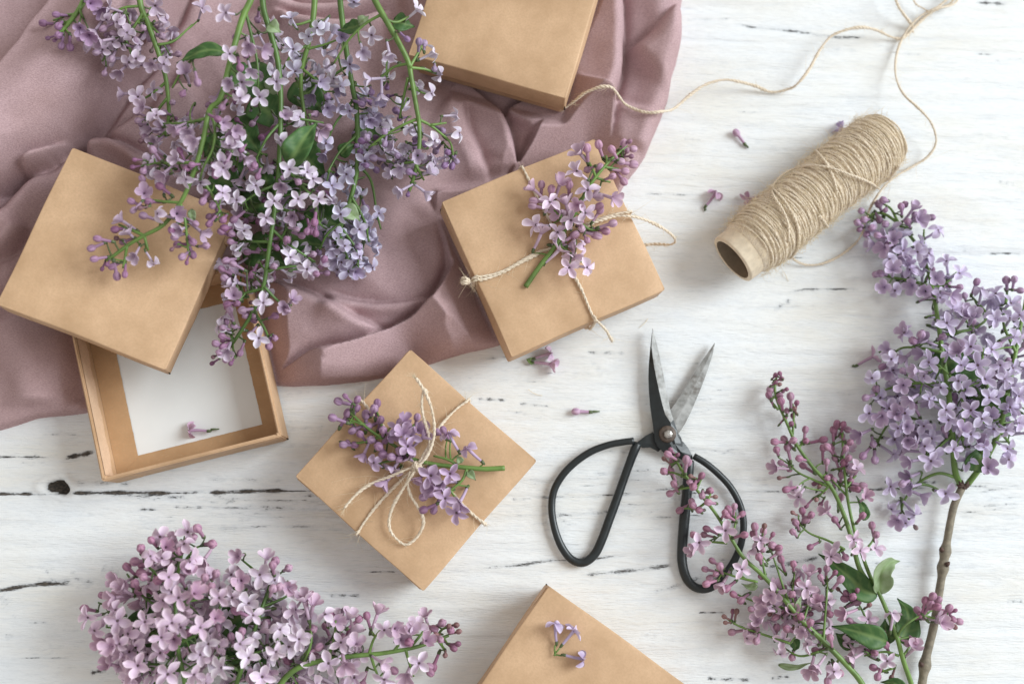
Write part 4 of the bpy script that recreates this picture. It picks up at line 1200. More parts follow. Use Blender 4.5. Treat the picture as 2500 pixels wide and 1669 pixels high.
T2 = sp('lilac_branch', 'lilac branch amid the bouquet, its budded tip hanging over the open box', (0.92, 0.89, 0.95), DEEP,
        [[(640, -40, 70), (643, 20, 69), (660, 80, 67), (678, 150, 64), (685, 230, 62), (684, 330, 60), (678, 440, 58), (668, 530, 58), (658, 600, 57), (645, 690, 54), (628, 740, 51), (600, 790, 47), (562, 845, 42), (540, 865, 39)]],
        [[(640, 705, 53), (600, 715, 50), (568, 722, 46)], [(645, 700, 54), (680, 735, 50), (712, 745, 45)], [(620, 760, 50), (645, 800, 45), (660, 835, 40)], [(660, 590, 57), (610, 590, 52), (570, 590, 46)],
         [(664, 560, 57), (710, 600, 54), (770, 640, 48)], [(676, 450, 58), (630, 470, 62), (585, 500, 62)], [(680, 400, 59), (725, 440, 64), (765, 490, 64), (780, 550, 58)], [(600, 30, 78), (612, 80, 77), (626, 140, 75), (630, 200, 72), (622, 240, 68)],
         [(684, 300, 60), (650, 340, 64), (620, 400, 62)], [(684, 280, 60), (730, 290, 62), (790, 300, 58)], [(650, 660, 55), (720, 650, 52), (775, 660, 46)], [(570, 830, 43), (555, 800, 42)]], stemmat=M_STEMG, r=(.0015, .0008), sink=.004)
T3 = sp('lilac_branch', 'lilac branch with a straight dark green stem, just right of the bouquet centre', (0.78, 0.78, 0.90), DEEPB,
        [[(828, -40, 46), (832, 20, 46), (845, 120, 45), (858, 200, 45), (870, 265, 44), (873, 340, 44), (872, 410, 46), (863, 460, 48), (848, 510, 46), (830, 570, 42), (850, 640, 34)]],
        [[(870, 400, 45), (905, 440, 40), (920, 520, 34), (930, 560, 30)], [(858, 480, 48), (890, 540, 44), (900, 590, 38)], [(840, 540, 44), (800, 570, 46), (780, 610, 42)], [(872, 330, 44), (830, 370, 46), (800, 420, 48)], [(850, 160, 45), (800, 200, 44), (790, 260, 44)], [(836, 560, 42), (870, 610, 38), (875, 655, 32)], [(866, 240, 44), (820, 300, 46), (796, 350, 44)]], r=(.0015, .0010), stemmat=M_STEMG, sink=.003)
T4 = sp('lilac_branch', 'forked lilac branch with an arching pale green stem, nearest the top box', (0.91, 0.88, 0.93), DEEPB,
        [[(900, -40, 72), (915, 0, 72), (938, 42, 71), (968, 95, 69), (996, 150, 66), (1004, 190, 64), (1018, 270, 60), (1023, 300, 58), (1024, 350, 56), (1018, 395, 54), (1008, 440, 50), (998, 468, 47)]],
        [[(930, 36, 71), (890, 60, 68), (850, 100, 66), (815, 155, 62)], [(998, 155, 66), (960, 165, 62), (930, 190, 58)], [(1000, 165, 66), (1020, 130, 64), (1030, 112, 62)], [(1000, 165, 66), (1040, 170, 62), (1065, 180, 58)], [(1020, 290, 58), (985, 305, 58), (940, 330, 56), (900, 360, 52)],
         [(1023, 292, 58), (1050, 306, 54), (1075, 325, 50), (1100, 350, 46), (1108, 395, 42)], [(996, 190, 64), (985, 240, 58), (975, 290, 52)], [(1018, 395, 54), (980, 400, 50), (955, 415, 46)], [(1016, 405, 54), (1035, 440, 48)], [(930, 40, 71), (965, 55, 68), (1000, 40, 64)], [(1050, 306, 54), (1090, 300, 52)], [(1000, 160, 66), (1015, 215, 60), (1045, 232, 56)]])
T5 = sp('lilac_branch', 'shaded lilac branch at the top left, flowers spreading over the broad cloth fold', (0.78, 0.69, 0.77), (0.48, 0.32, 0.42),
        [[(335, -40, 56), (345, 20, 54), (362, 60, 52), (390, 140, 48), (406, 200, 44), (412, 280, 40), (402, 330, 38)]],
        [[(350, 30, 54), (320, 75, 54), (290, 90, 52), (265, 125, 48), (250, 150, 44)], [(362, 55, 52), (385, 80, 50), (400, 95, 48)], [(406, 200, 44), (370, 230, 42), (335, 250, 38)], [(408, 240, 42), (370, 285, 40), (340, 300, 36)], [(385, 110, 50), (425, 100, 48), (470, 60, 46)], [(300, 85, 52), (320, 130, 48), (310, 165, 44)], [(345, 15, 54), (300, 20, 56), (270, 40, 54)]])
T6 = sp('lilac_twig', 'small budded lilac twig at the top left corner beside the seam of the cloth', (0.62, 0.48, 0.64), (0.42, 0.24, 0.38),
        [[(212, -40, 52), (202, 10, 51), (188, 50, 48), (172, 85, 44), (160, 105, 42)]], [[(190, 45, 48), (160, 42, 47), (130, 50, 45)], [(180, 65, 46), (150, 75, 44)], [(198, 30, 50), (215, 60, 47)]], cat='lilac twig')
T7 = sp('lilac_branch', 'pale bluish lilac branch behind the others at the top of the bouquet', (0.86, 0.87, 0.95), DEEPB,
        [[(770, -40, 52), (765, 40, 52), (752, 110, 50), (735, 180, 47), (740, 260, 42), (760, 340, 36)]],
        [[(762, 50, 52), (730, 60, 54), (705, 60, 54)], [(752, 110, 50), (715, 130, 52), (690, 170, 50)], [(740, 170, 48), (775, 200, 48), (800, 240, 46)], [(750, 120, 50), (790, 110, 50), (830, 95, 50)]])
TOP = [T1, T2, T3, T4, T5, T6, T7]
for q in TOP: q.size = .87
give(TOP, """225 605 b;240 583 b;232 632 b;262 645 s;250 655 s;285 672 b;305 668 b;275 650 b;330 622 h;300 540 h;283 560 b;285 582 s;302 590 b;318 572 h;375 645 r2;
322 492 b;327 512 b;352 527 b;343 508 s;352 472 h;385 522 r2;365 492 b;432 522 h;420 560 b;428 578 b;436 597 b;420 608 s;446 626 b;470 620 b;476 545 b;502 600 b;490 565 h;512 545 b;456 640 s;440 560 h;470 590 b;
350 417 b;348 438 b;374 395 h;392 456 b;330 390 s;325 408 s;400 422 h;375 368 b;455 438 o7;490 447 o5;470 402 b;456 412 b;500 470 b;496 490 b;382 288 o6;400 318 h;350 325 b;345 345 s;385 345 b;430 312 h;460 322 r2;475 345 h;440 370 b;
335 275 b;338 295 b;575 320 h;560 355 r2;590 365 b;600 385 h;540 395 o7;525 425 b;615 410 b;630 430 b;545 410 o6;554 396 b;
707 414 o9;750 421 o9;764 436 o7;625 453 o9;670 491 o10;728 486 o9;650 532 o9;578 489 o8;709 628 o9;832 523 o9;878 560 o8;925 521 o8;778 486 o7;643 739 o8;632 825 o6;846 425 o5;810 453 o7;807 603 h;842 600 o4;821 636 h;868 664 h;571 614 r3;596 564 r2;543 471 o5;686 453 h;750 657 o5;782 646 h;
728 444 b;768 541 b;750 564 b;771 568 b;723 560 b;735 575 b;764 621 b;791 634 b;771 668 b;669 650 b;700 586 b;545 536 b;532 510 b;550 557 b;512 528 b;520 500 b;
571 721 h;557 742 b;561 757 b;553 786 b;593 757 b;600 768 b;573 796 b;543 821 b;546 846 b;528 839 b;521 871 s;519 886 s;553 878 b;564 886 s;587 860 b;657 843 b;671 825 b;671 771 b;695 750 h;714 732 h;703 757 b;568 700 h;550 680 b;543 657 b;564 668 b;571 645 b;553 636 b;580 690 h;560 770 b;580 740 b;545 800 b;620 770 b;535 860 b;612 815 b;
711 46 o9;716 121 o10;721 175 o9;754 89 o8;775 68 o4;634 237 o9;907 86 o8;854 157 o8;675 200 o6;1016 27 o6;864 5 o4;732 286 r3;686 343 r3;696 282 h;800 264 h;854 271 o5;800 236 b;829 214 h;782 200 h;886 125 h;836 89 h;936 143 r3;950 129 h;946 189 r3;907 193 h;1061 129 r2;1036 107 b;1023 104 b;993 95 b;1061 168 b;1075 182 r3;1021 214 r3;1054 229 r2;921 243 h;907 225 b;886 246 b;932 228 h;1114 282 r2;1121 325 r2;1079 318 b;1061 343 r3;1068 389 h;1104 404 b;1114 393 b;1093 372 b;1086 404 b;1043 421 h;1036 468 h;982 464 h;996 475 s;957 404 b;971 382 b;978 410 h;957 421 h;939 321 b;914 282 h;904 293 h;879 371 b;893 404 b;914 386 b;871 357 b;896 336 b;885 345 b;796 350 r3;793 375 h;800 311 b;780 320 h;940 350 b;960 365 h;1000 420 b;990 390 h;1020 380 h;
337 237 o9;377 221 o9;304 229 h;561 132 o9;552 32 o8;493 21 o6;379 14 o6;296 107 o8;225 111 h;236 129 b;286 54 r3;271 21 o5;332 143 o4;273 143 b;255 179 b;293 175 h;264 86 b;393 32 b;407 50 r2;350 68 b;364 93 b;396 89 b;385 86 s;330 96 b;434 132 b;371 157 h;400 157 r3;107 57 b;139 36 b;143 64 b;195 68 h;143 86 b;134 98 s;150 111 b;171 114 b;196 93 b;218 86 h;221 9 h;118 93 s;250 100 h;310 80 r4;340 110 o4;245 20 h;
454 179 h;446 229 b;421 250 b;482 200 b;382 282 o6;396 314 h;461 321 h;436 321 b;475 343 h;375 364 b;434 389 h;461 400 b;571 357 r2;561 332 h;586 321 r4;586 239 r3;621 404 b;543 261 b;575 89 b;586 164 b;607 111 h;600 130 b;560 200 h;590 200 o5;612 170 h;640 120 h;530 290 b;545 300 h""")
scatter([T1, T2], [(500, 240), (620, 220), (690, 300), (700, 480), (560, 640), (540, 560), (500, 420)], 52, 20, 56, (3, 3, 4, 7, 1), 15, 2)
scatter([T2, T3], [(560, 420), (720, 380), (860, 400), (900, 520), (900, 640), (840, 680), (770, 670), (640, 690), (560, 640)], 96, 16, 48, (4, 3, 4, 7, 1), 17, 3)
scatter([T2], [(540, 640), (660, 640), (690, 700), (640, 780), (560, 860), (530, 830)], 22, 30, 48, (1, 2, 3, 8, 1), 15, 33)
scatter([T7, T2, T4], [(600, 40), (700, 30), (800, 60), (840, 130), (830, 260), (740, 300), (640, 260)], 30, 26, 50, (5, 3, 3, 2, 0), 20, 4)
scatter([T4, T3], [(880, 220), (960, 210), (1010, 300), (1080, 340), (1100, 400), (1010, 430), (900, 420), (860, 330)], 46, 22, 48, (3, 3, 3, 6, 1), 17, 6)
scatter([T5], [(230, 60), (330, 20), (430, 60), (420, 140), (330, 180), (250, 160)], 26, 30, 50, (4, 3, 3, 5, 1), 18, 7)
scatter([T1, T5], [(330, 260), (470, 250), (500, 380), (440, 470), (360, 440)], 22, 40, 66, (3, 3, 3, 6, 1), 18, 8)
scatter([T3], [(800, 560), (900, 540), (940, 600), (900, 680), (820, 670)], 22, 22, 40, (5, 3, 3, 2, 0), 16, 9)
T2.leaf([(705, 400, 62), (722, 372, 66), (748, 330, 64), (775, 300, 58)], .0150, cup=.45)
T2.leaf([(645, 470, 40), (650, 440, 46), (640, 412, 44)], .012)
T2.leaf([(655, 225, 52), (668, 205, 54), (675, 185, 50)], .009, M_LEAFP)
T2.leaf([(655, 60, 72), (670, 68, 73), (686, 80, 70)], .008, M_LEAFP)
T1.leaf([(548, 128, 80), (510, 122, 81), (470, 135, 79), (432, 155, 74)], .0075)
T1.leaf([(560, 165, 60), (590, 190, 60), (640, 205, 54)], .014)
T1.leaf([(525, 330, 56), (515, 350, 54), (500, 385, 50)], .012)
T1.leaf([(468, 510, 66), (470, 530, 65), (478, 545, 62)], .004, M_LEAFP)
T3.leaf([(840, 505, 50), (858, 520, 50), (880, 540, 46)], .0085, M_LEAFP)
T3.leaf([(830, 380, 40), (850, 360, 42), (868, 352, 40)], .008)
T4.leaf([(960, 50, 62), (985, 58, 62), (1012, 66, 58)], .010)
T4.leaf([(876, 60, 66), (888, 48, 68), (900, 40, 66)], .006, M_LEAFP)
T4.leaf([(880, 62, 64), (850, 70, 60), (825, 75, 56)], .008)
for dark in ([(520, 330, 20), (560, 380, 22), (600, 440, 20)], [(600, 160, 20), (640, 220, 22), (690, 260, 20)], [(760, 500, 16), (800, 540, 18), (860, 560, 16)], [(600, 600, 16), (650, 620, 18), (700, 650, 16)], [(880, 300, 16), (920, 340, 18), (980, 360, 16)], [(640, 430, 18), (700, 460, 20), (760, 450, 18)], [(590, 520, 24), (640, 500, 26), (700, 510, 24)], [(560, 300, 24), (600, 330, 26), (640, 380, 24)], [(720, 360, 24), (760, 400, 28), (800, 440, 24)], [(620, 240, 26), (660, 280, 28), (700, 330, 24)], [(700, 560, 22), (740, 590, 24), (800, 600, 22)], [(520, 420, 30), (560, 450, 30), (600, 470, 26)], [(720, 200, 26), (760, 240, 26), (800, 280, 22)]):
    T2.leaf(dark, .020)  # low leaves, some added only to deepen the dark gaps in the bouquet
for i, s in enumerate(TOP): s.finish(i + 1)

# ---- pink cluster at the bottom left
table_floor = lambda x, y: 0.0008
B1 = sp('lilac_branch', 'full pink lilac bloom at the bottom left, its top flowers standing highest', (0.90, 0.76, 0.84), (0.54, 0.27, 0.38),
        [[(455, 1730, 38), (450, 1660, 42), (436, 1590, 48), (430, 1520, 54), (428, 1450, 52), (436, 1390, 44), (446, 1340, 34), (452, 1310, 28)]],
        [[(430, 1500, 52), (370, 1470, 44), (320, 1430, 32)], [(432, 1560, 50), (350, 1540, 38), (260, 1530, 24)], [(428, 1450, 52), (380, 1400, 42), (350, 1370, 34)], [(430, 1480, 52), (480, 1450, 48), (510, 1410, 40)], [(436, 1390, 44), (475, 1340, 34), (500, 1330, 26)],
         [(450, 1640, 44), (370, 1620, 34), (300, 1640, 22)], [(434, 1570, 48), (490, 1540, 50), (540, 1480, 46)], [(280, 1520, 26), (258, 1480, 24), (240, 1470, 22)], [(440, 1360, 38), (400, 1330, 30)], [(330, 1430, 32), (310, 1400, 28)]], floor=table_floor, stemmat=M_STEMG, r=(.0012, .0008), sink=.013)
B2 = sp('lilac_branch', 'pink lilac branch right behind the full bottom bloom, flowers facing up', (0.94, 0.88, 0.92), (0.55, 0.27, 0.40),
        [[(560, 1730, 32), (580, 1660, 36), (605, 1590, 38), (630, 1510, 38), (655, 1440, 34), (668, 1395, 28)]],
        [[(640, 1480, 36), (690, 1460, 30), (720, 1440, 24)], [(630, 1510, 38), (580, 1450, 36), (560, 1400, 28)], [(600, 1600, 38), (660, 1580, 36), (720, 1550, 30)], [(590, 1640, 36), (520, 1600, 38), (480, 1600, 36)], [(655, 1420, 32), (620, 1390, 28), (590, 1365, 24)], [(665, 1410, 30), (690, 1395, 26)]], floor=table_floor, stemmat=M_STEMG, r=(.0012, .0008), sink=.013)
B3 = sp('lilac_branch', 'pink lilac branch stretching right along the bottom edge to a tip of dark buds', (0.93, 0.83, 0.90), (0.50, 0.24, 0.35),
        [[(640, 1740, 20), (700, 1650, 24), (760, 1618, 25), (850, 1602, 24), (930, 1594, 22), (1000, 1582, 19), (1050, 1568, 16), (1095, 1550, 13)]],
        [[(900, 1598, 23), (912, 1560, 24), (930, 1535, 24)], [(905, 1598, 23), (915, 1630, 20), (930, 1665, 17)], [(990, 1584, 20), (1000, 1620, 17), (1010, 1650, 14)], [(1000, 1582, 19), (1030, 1545, 18), (1045, 1520, 16)], [(800, 1608, 25), (815, 1560, 26), (820, 1510, 24)], [(740, 1625, 25), (760, 1560, 26), (750, 1490, 22)], [(1070, 1562, 15), (1085, 1585, 12), (1088, 1598, 10)], [(1060, 1565, 15), (1080, 1535, 14), (1105, 1530, 12)], [(960, 1590, 21), (985, 1560, 21), (1005, 1560, 20)]], floor=table_floor)
BOT = [B1, B2, B3]
for q in BOT: q.size = 1.03
give(BOT, """391 1309 r3;450 1327 r2;458 1298 o6;367 1357 r3;412 1408 o8;463 1370 o8;354 1517 o9;489 1531 o10;535 1458 o10;565 1402 o7;634 1402 o10;607 1472 o5;712 1498 o10;618 1501 o8;489 1597 o10;607 1605 o10;674 1589 o10;730 1557 o7;541 1629 o10;410 1645 o10;474 1645 o10;640 1651 o10;420 1520 o8;399 1464 o7;436 1458 o6;287 1514 o5;231 1538 r3;215 1506 o5;330 1552 r2;394 1555 o8;330 1621 o7;320 1655 o8;300 1597 h;509 1571 o8;586 1571 o6;567 1458 o6;527 1400 b;500 1410 b;516 1432 b;474 1448 h;351 1408 b;330 1424 b;300 1437 h;303 1421 h;290 1420 h;311 1384 b;331 1370 b;344 1338 b;370 1319 b;483 1290 b;517 1327 b;471 1311 b;251 1453 b;208 1485 b;500 1362 h;386 1416 b;581 1357 h;650 1365 h;672 1370 b;666 1380 b;704 1386 b;666 1437 b;682 1432 b;704 1432 h;749 1464 h;591 1541 b;578 1490 b;281 1458 h;425 1320 h;405 1335 h;440 1345 b;
721 1486 o8;832 1567 o10;938 1537 o8;857 1546 h;921 1499 h;836 1486 r3;819 1516 h;794 1499 r4;875 1512 b;896 1504 b;964 1533 h;1023 1618 o10;802 1618 o10;760 1618 o9;857 1623 o10;730 1559 o8;938 1657 o7;994 1644 h;1058 1627 b;1049 1640 b;998 1567 b;1040 1563 h;1015 1529 o5;1040 1508 h;1058 1533 b;1079 1520 b;1100 1537 b;1113 1525 s;1119 1541 s;1117 1571 s;1106 1580 b;1087 1598 s;1096 1527 s;764 1534 b;960 1635 b;930 1614 h;764 1478 h;743 1469 h;870 1571 h;777 1580 b;840 1618 h;1046 1625 b;1065 1548 s;1075 1560 b;980 1560 h;1000 1540 h;850 1510 h""")
scatter([B1], [(290, 1430), (390, 1330), (480, 1330), (520, 1420), (530, 1560), (500, 1690), (300, 1690), (240, 1560)], 98, 10, 46, (7, 2, 3, 4, 0), 17, 12)
scatter([B2], [(530, 1420), (640, 1380), (710, 1420), (740, 1520), (720, 1690), (520, 1690)], 66, 8, 34, (7, 2, 3, 2, 0), 17, 13)
scatter([B3], [(720, 1480), (800, 1480), (880, 1520), (900, 1690), (700, 1690)], 30, 6, 22, (6, 2, 3, 2, 0), 17, 14)
for s, dk in ((B1, [(400, 1600, 16), (440, 1560, 18), (500, 1540, 14)]), (B1, [(330, 1560, 12), (380, 1510, 16), (440, 1480, 16)]), (B2, [(540, 1540, 12), (590, 1500, 14), (640, 1490, 12)]), (B2, [(560, 1640, 12), (620, 1600, 16), (690, 1600, 12)])):
    s.leaf(dk, .020)
for i, s in enumerate(BOT): s.finish(i + 21)

# ---- pale lilac with the woody stem at the right
M_BARK = simple('bark', (0.215, 0.185, 0.135), 0.7, var=0.3, scale=420, bump=0.5)
R1 = Spray('lilac_branch', 'big pale lilac bloom on a long brown woody stem at the right edge', 'lilac branch', (0.80, 0.76, 0.90), (0.50, 0.31, 0.45), M_STEM, table_floor, 'cut lilac branches'); R1.sink = .006
bark = MB()
c = catmull(W3([(2240, 1740, 6), (2251, 1669, 6), (2262, 1600, 6), (2279, 1530, 6), (2292, 1450, 6), (2300, 1400, 6.5), (2308, 1345, 6.5), (2325, 1250, 7), (2338, 1212, 8), (2351, 1186, 9)]), .0015)
rad = np.linspace(.0022, .0019, len(c)) * (1 + .02 * np.sin(np.arange(len(c)) * .9))
for q, (bx, by) in enumerate(((2302, 1385), (2305, 1345), (2258, 1622))):
    d = np.linalg.norm(c - np.array(W(bx, by, .006)), axis=1); rad += .0011 * np.exp(-(d / .0030) ** 2)
bark.tube(c, rad, 14, 0)
for (bx, by, dx) in ((2310, 1378, .0014), (2299, 1342, -.0010), (2250, 1622, -.0012), (2352, 1190, 0)):
    p = np.array(W(bx, by, .009)); bark.tube([p, p + [dx * .5, .0006, .0008], p + [dx, .0016, .0012]], [.0014, .0011, .0003], 7, 1)
for an in np.linspace(0, 6.28, 9)[:-1]:
    p = np.array(W(2352, 1186, .010)); q = np.array([math.cos(an), math.sin(an) * .6, .3 * math.sin(an * 3)]) * .0036
    bark.tube([p, p + q * .7, p + q + [0, .001, 0]], [.0011, .0008, .0003], 5, 1)
M_SCALE = simple('bud_scale', (0.07, 0.035, 0.025), 0.7, var=.4, scale=500)
link('woody_stem', bark.mesh('woody_stem', [M_BARK, M_SCALE]), R1.root)
for m in ([(2350, 1190, 9), (2332, 1150, 14), (2325, 1060, 24), (2316, 960, 30), (2302, 870, 30), (2288, 770, 24), (2276, 700, 18), (2262, 650, 15), (2240, 600, 13), (2195, 548, 12), (2150, 520, 10), (2110, 535, 8)],
          [(2362, 1182, 9), (2400, 1130, 16), (2436, 1060, 24), (2460, 960, 30), (2478, 870, 30), (2495, 780, 24), (2505, 720, 18)]): R1.twig(m, .0017, .0007)
for q in ([(2350, 1075, 26), (2352, 1000, 34), (2342, 950, 36), (2318, 915, 34), (2290, 890, 34)], [(2270, 1040, 22), (2225, 1020, 18), (2180, 1025, 14), (2152, 1060, 10), (2140, 1090, 8)], [(2318, 935, 32), (2240, 935, 28), (2180, 945, 20), (2130, 965, 12)],
          [(2335, 1165, 12), (2290, 1155, 14), (2240, 1180, 10), (2205, 1225, 7), (2195, 1260, 5)], [(2240, 1180, 10), (2270, 1185, 9), (2300, 1200, 8)], [(2240, 600, 13), (2210, 610, 12), (2170, 620, 9)], [(2262, 650, 15), (2255, 600, 15), (2256, 560, 14)],
          [(2274, 700, 18), (2225, 685, 14), (2170, 675, 10), (2150, 670, 8)], [(2276, 705, 18), (2310, 690, 18), (2335, 665, 16)], [(2195, 548, 12), (2175, 510, 12), (2150, 495, 10)], [(2210, 560, 12), (2230, 540, 12), (2265, 530, 10)],
          [(2296, 820, 28), (2340, 810, 30), (2380, 800, 28), (2410, 770, 24), (2370, 720, 18)], [(2300, 860, 30), (2250, 850, 26), (2200, 850, 18), (2165, 880, 12)], [(2325, 1060, 24), (2280, 1100, 24), (2240, 1120, 18)], [(2460, 960, 30), (2420, 960, 36), (2400, 900, 38), (2400, 850, 34)],
          [(2440, 1050, 24), (2470, 1090, 18), (2480, 1120, 12)], [(2400, 1120, 17), (2400, 1080, 24), (2420, 1010, 30)], [(2480, 860, 30), (2450, 790, 28), (2460, 740, 22)], [(2456, 740, 22), (2460, 700, 16)], [(2404, 1030, 32), (2360, 1010, 34)]): R1.twig(q, .0009, .0005)
R1.ready()
give([R1], """2311 788 o10;2370 846 o10;2421 853 o10;2476 822 o10;2268 973 o9;2267 884 o6;2256 918 r2;2415 970 o8;2328 1097 o10;2273 1125 o10;2401 1090 o8;2180 1073 o9;2315 1025 o8;2297 946 r3;2356 953 r3;2452 925 o8;2404 925 o6;2129 922 o4;2122 1008 o7;2153 1015 h;2149 970 r3;2101 1059 h;2132 1083 b;2108 1111 b;2136 1121 b;2115 970 b;2139 949 b;2180 1108 o5;2208 812 r3;2167 853 h;2156 894 b;2170 904 h;2194 877 r3;2229 832 b;2249 818 b;2263 832 h;2301 822 b;2315 860 o4;2376 774 h;2356 777 h;2198 984 r3;2225 973 h;2232 994 b;2273 1053 o4;2359 1125 o7;2225 1125 h;2222 1163 h;2459 1094 o6;2463 1121 r4;2414 1142 h;2308 1204 o8;2174 1187 o5;2177 1242 r4;2191 1269 h;2225 1187 h;2232 1256 r3;2211 1276 r3;2235 1286 s;2246 1207 h;2204 1180 b;2370 1001 o8;2397 1022 o6;2421 1015 h;2456 1049 o8;2487 1032 o7;2487 967 o8;2473 946 o5;2466 994 o6;2432 967 o7;2346 891 o7;2387 891 o6;2442 891 o7;2473 898 o6;2432 781 o6;2466 777 o8;
2327 756 o8;2311 638 o6;2342 667 o6;2261 633 r2;2290 562 o4;2222 659 r4;2172 633 r4;2227 696 h;2185 709 r3;2159 701 h;2138 670 b;2150 668 b;2180 659 h;2204 620 h;2094 544 b;2099 560 s;2103 515 b;2110 536 b;2146 500 b;2157 489 b;2146 536 b;2162 547 b;2129 555 b;2116 570 b;2144 575 b;2162 513 s;2200 505 b;2209 500 b;2217 542 b;2233 525 b;2251 521 b;2272 531 b;2256 542 b;2243 536 h;2167 581 h;2183 586 h;2136 596 h;2160 604 h;2178 604 o4;2227 513 h;2240 615 o6;2285 677 h;2259 711 h;2295 727 o6;2321 719 h;2342 701 b;2355 722 b;2384 690 b;2397 706 r2;2431 717 o5;2457 685 b;2476 683 b;2468 740 o9;2489 709 b;2489 769 o8;2426 772 r4;2363 764 h;2374 785 b;2212 813 h;2253 816 b;2230 832 b;2340 860 h;2340 930 o5;2240 1080 h;2255 1040 o5;2370 1060 o6;2350 1050 h;2205 940 h;2240 905 h;2215 1040 h;2190 1010 h;2310 1000 o6""")
scatter([R1], [(2180, 850), (2320, 810), (2520, 790), (2540, 1080), (2400, 1110), (2220, 1120), (2150, 1000)], 84, 5, 26, (5, 5, 3, 2, 0), 16, 15)
scatter([R1], [(2110, 540), (2200, 560), (2290, 640), (2360, 720), (2500, 740), (2300, 790), (2200, 700)], 26, 5, 14, (4, 3, 3, 3, 0), 18, 16)
for dk in ([(2340, 960, 12), (2380, 930, 16), (2420, 925, 12)], [(2380, 1010, 10), (2430, 990, 14), (2500, 1010, 10)], [(2280, 900, 10), (2330, 880, 14), (2380, 880, 10)], [(2380, 1150, 10), (2392, 1120, 14), (2404, 1080, 14)]): R1.leaf(dk, .017)
R1.finish(31)

# ---- arching spray beside the woody stem, and the one over the scissors
R2 = sp('lilac_branch', 'budding lilac branch with several green leaves, left of the big pale bloom', (0.88, 0.75, 0.83), (0.49, 0.23, 0.33),
        [[(2245, 1740, 10), (2225, 1669, 12), (2205, 1610, 14), (2190, 1555, 15), (2165, 1490, 15), (2145, 1445, 15), (2122, 1400, 15), (2104, 1350, 15), (2085, 1290, 14), (2070, 1220, 13), (2062, 1150, 11), (2058, 1090, 9), (2056, 1045, 7)],
         [(2140, 1442, 15), (2100, 1390, 14), (2078, 1310, 14), (2058, 1250, 14), (2030, 1190, 14), (1985, 1140, 13), (1945, 1085, 12), (1920, 1030, 11), (1898, 980, 9), (1892, 950, 8), (1896, 918, 7)]],
        [[(2190, 1555, 15), (2205, 1530, 18), (2240, 1505, 18), (2275, 1490, 17)], [(2205, 1600, 14), (2222, 1575, 12)], [(2030, 1190, 14), (1985, 1170, 12), (1945, 1150, 10), (1920, 1120, 8)], [(2062, 1340, 14), (2020, 1318, 12), (1975, 1300, 10), (1945, 1270, 8)], [(1900, 1000, 10), (1885, 980, 8)], [(1935, 1060, 11), (1938, 1020, 9), (1935, 985, 8)],
         [(1950, 1095, 12), (1962, 1070, 10)], [(2025, 1185, 14), (1995, 1215, 11)], [(2104, 1350, 15), (2130, 1320, 14), (2136, 1295, 12)], [(2150, 1550, 13), (2125, 1530, 12), (2100, 1480, 10), (2075, 1450, 9)], [(2195, 1600, 14), (2160, 1590, 12), (2110, 1600, 10)], [(2180, 1630, 13), (2150, 1640, 11)], [(2066, 1190, 12), (2090, 1160, 10)], [(2250, 1500, 18), (2290, 1510, 16), (2325, 1510, 14)], [(2068, 1210, 12), (2030, 1170, 10)], [(2190, 1560, 15), (2240, 1550, 10)]],
        floor=lambda x, y: 0.0008, r=(.0014, .0006), rs=(.0007, .0004))
R3 = sp('lilac_branch', 'budding lilac branch lying over the right handle of the scissors', (0.89, 0.76, 0.84), (0.51, 0.25, 0.34),
        [[(2130, 1740, 16), (2105, 1669, 18), (2060, 1615, 19), (2005, 1560, 19), (1950, 1505, 19), (1900, 1445, 19), (1858, 1400, 18), (1815, 1360, 18), (1780, 1305, 18), (1745, 1250, 17), (1705, 1200, 16), (1672, 1158, 15), (1645, 1115, 13)]],
        [[(1850, 1420, 18), (1800, 1408, 15), (1745, 1390, 12)], [(1870, 1412, 18), (1862, 1370, 16), (1858, 1320, 14)], [(1930, 1480, 19), (1915, 1440, 17), (1895, 1380, 15), (1880, 1335, 13)], [(1905, 1480, 17), (1850, 1470, 14), (1800, 1450, 11)], [(1930, 1570, 16), (1870, 1550, 12), (1810, 1530, 9), (1775, 1510, 7)],
         [(2010, 1565, 19), (2015, 1500, 17), (2020, 1430, 14), (2018, 1400, 12)], [(2000, 1590, 18), (1950, 1600, 13), (1900, 1570, 10)], [(1775, 1325, 17), (1735, 1322, 14), (1705, 1322, 11)], [(1785, 1310, 18), (1795, 1280, 16), (1795, 1250, 14)], [(1725, 1225, 16), (1700, 1240, 13), (1670, 1240, 11)], [(1700, 1195, 16), (1712, 1170, 14)],
         [(1680, 1168, 15), (1650, 1155, 12), (1625, 1150, 10)], [(1725, 1228, 16), (1735, 1205, 14)], [(1690, 1188, 15), (1650, 1195, 12)], [(1955, 1510, 19), (1935, 1460, 16), (1940, 1400, 13)], [(2070, 1625, 19), (2090, 1600, 15)], [(1960, 1520, 19), (1975, 1470, 16), (1985, 1430, 13)], [(2050, 1605, 19), (2030, 1640, 14)]],
        floor=lambda x, y: 0.0008, r=(.0016, .0006), rs=(.0007, .0004))
R2.size = R3.size = .93
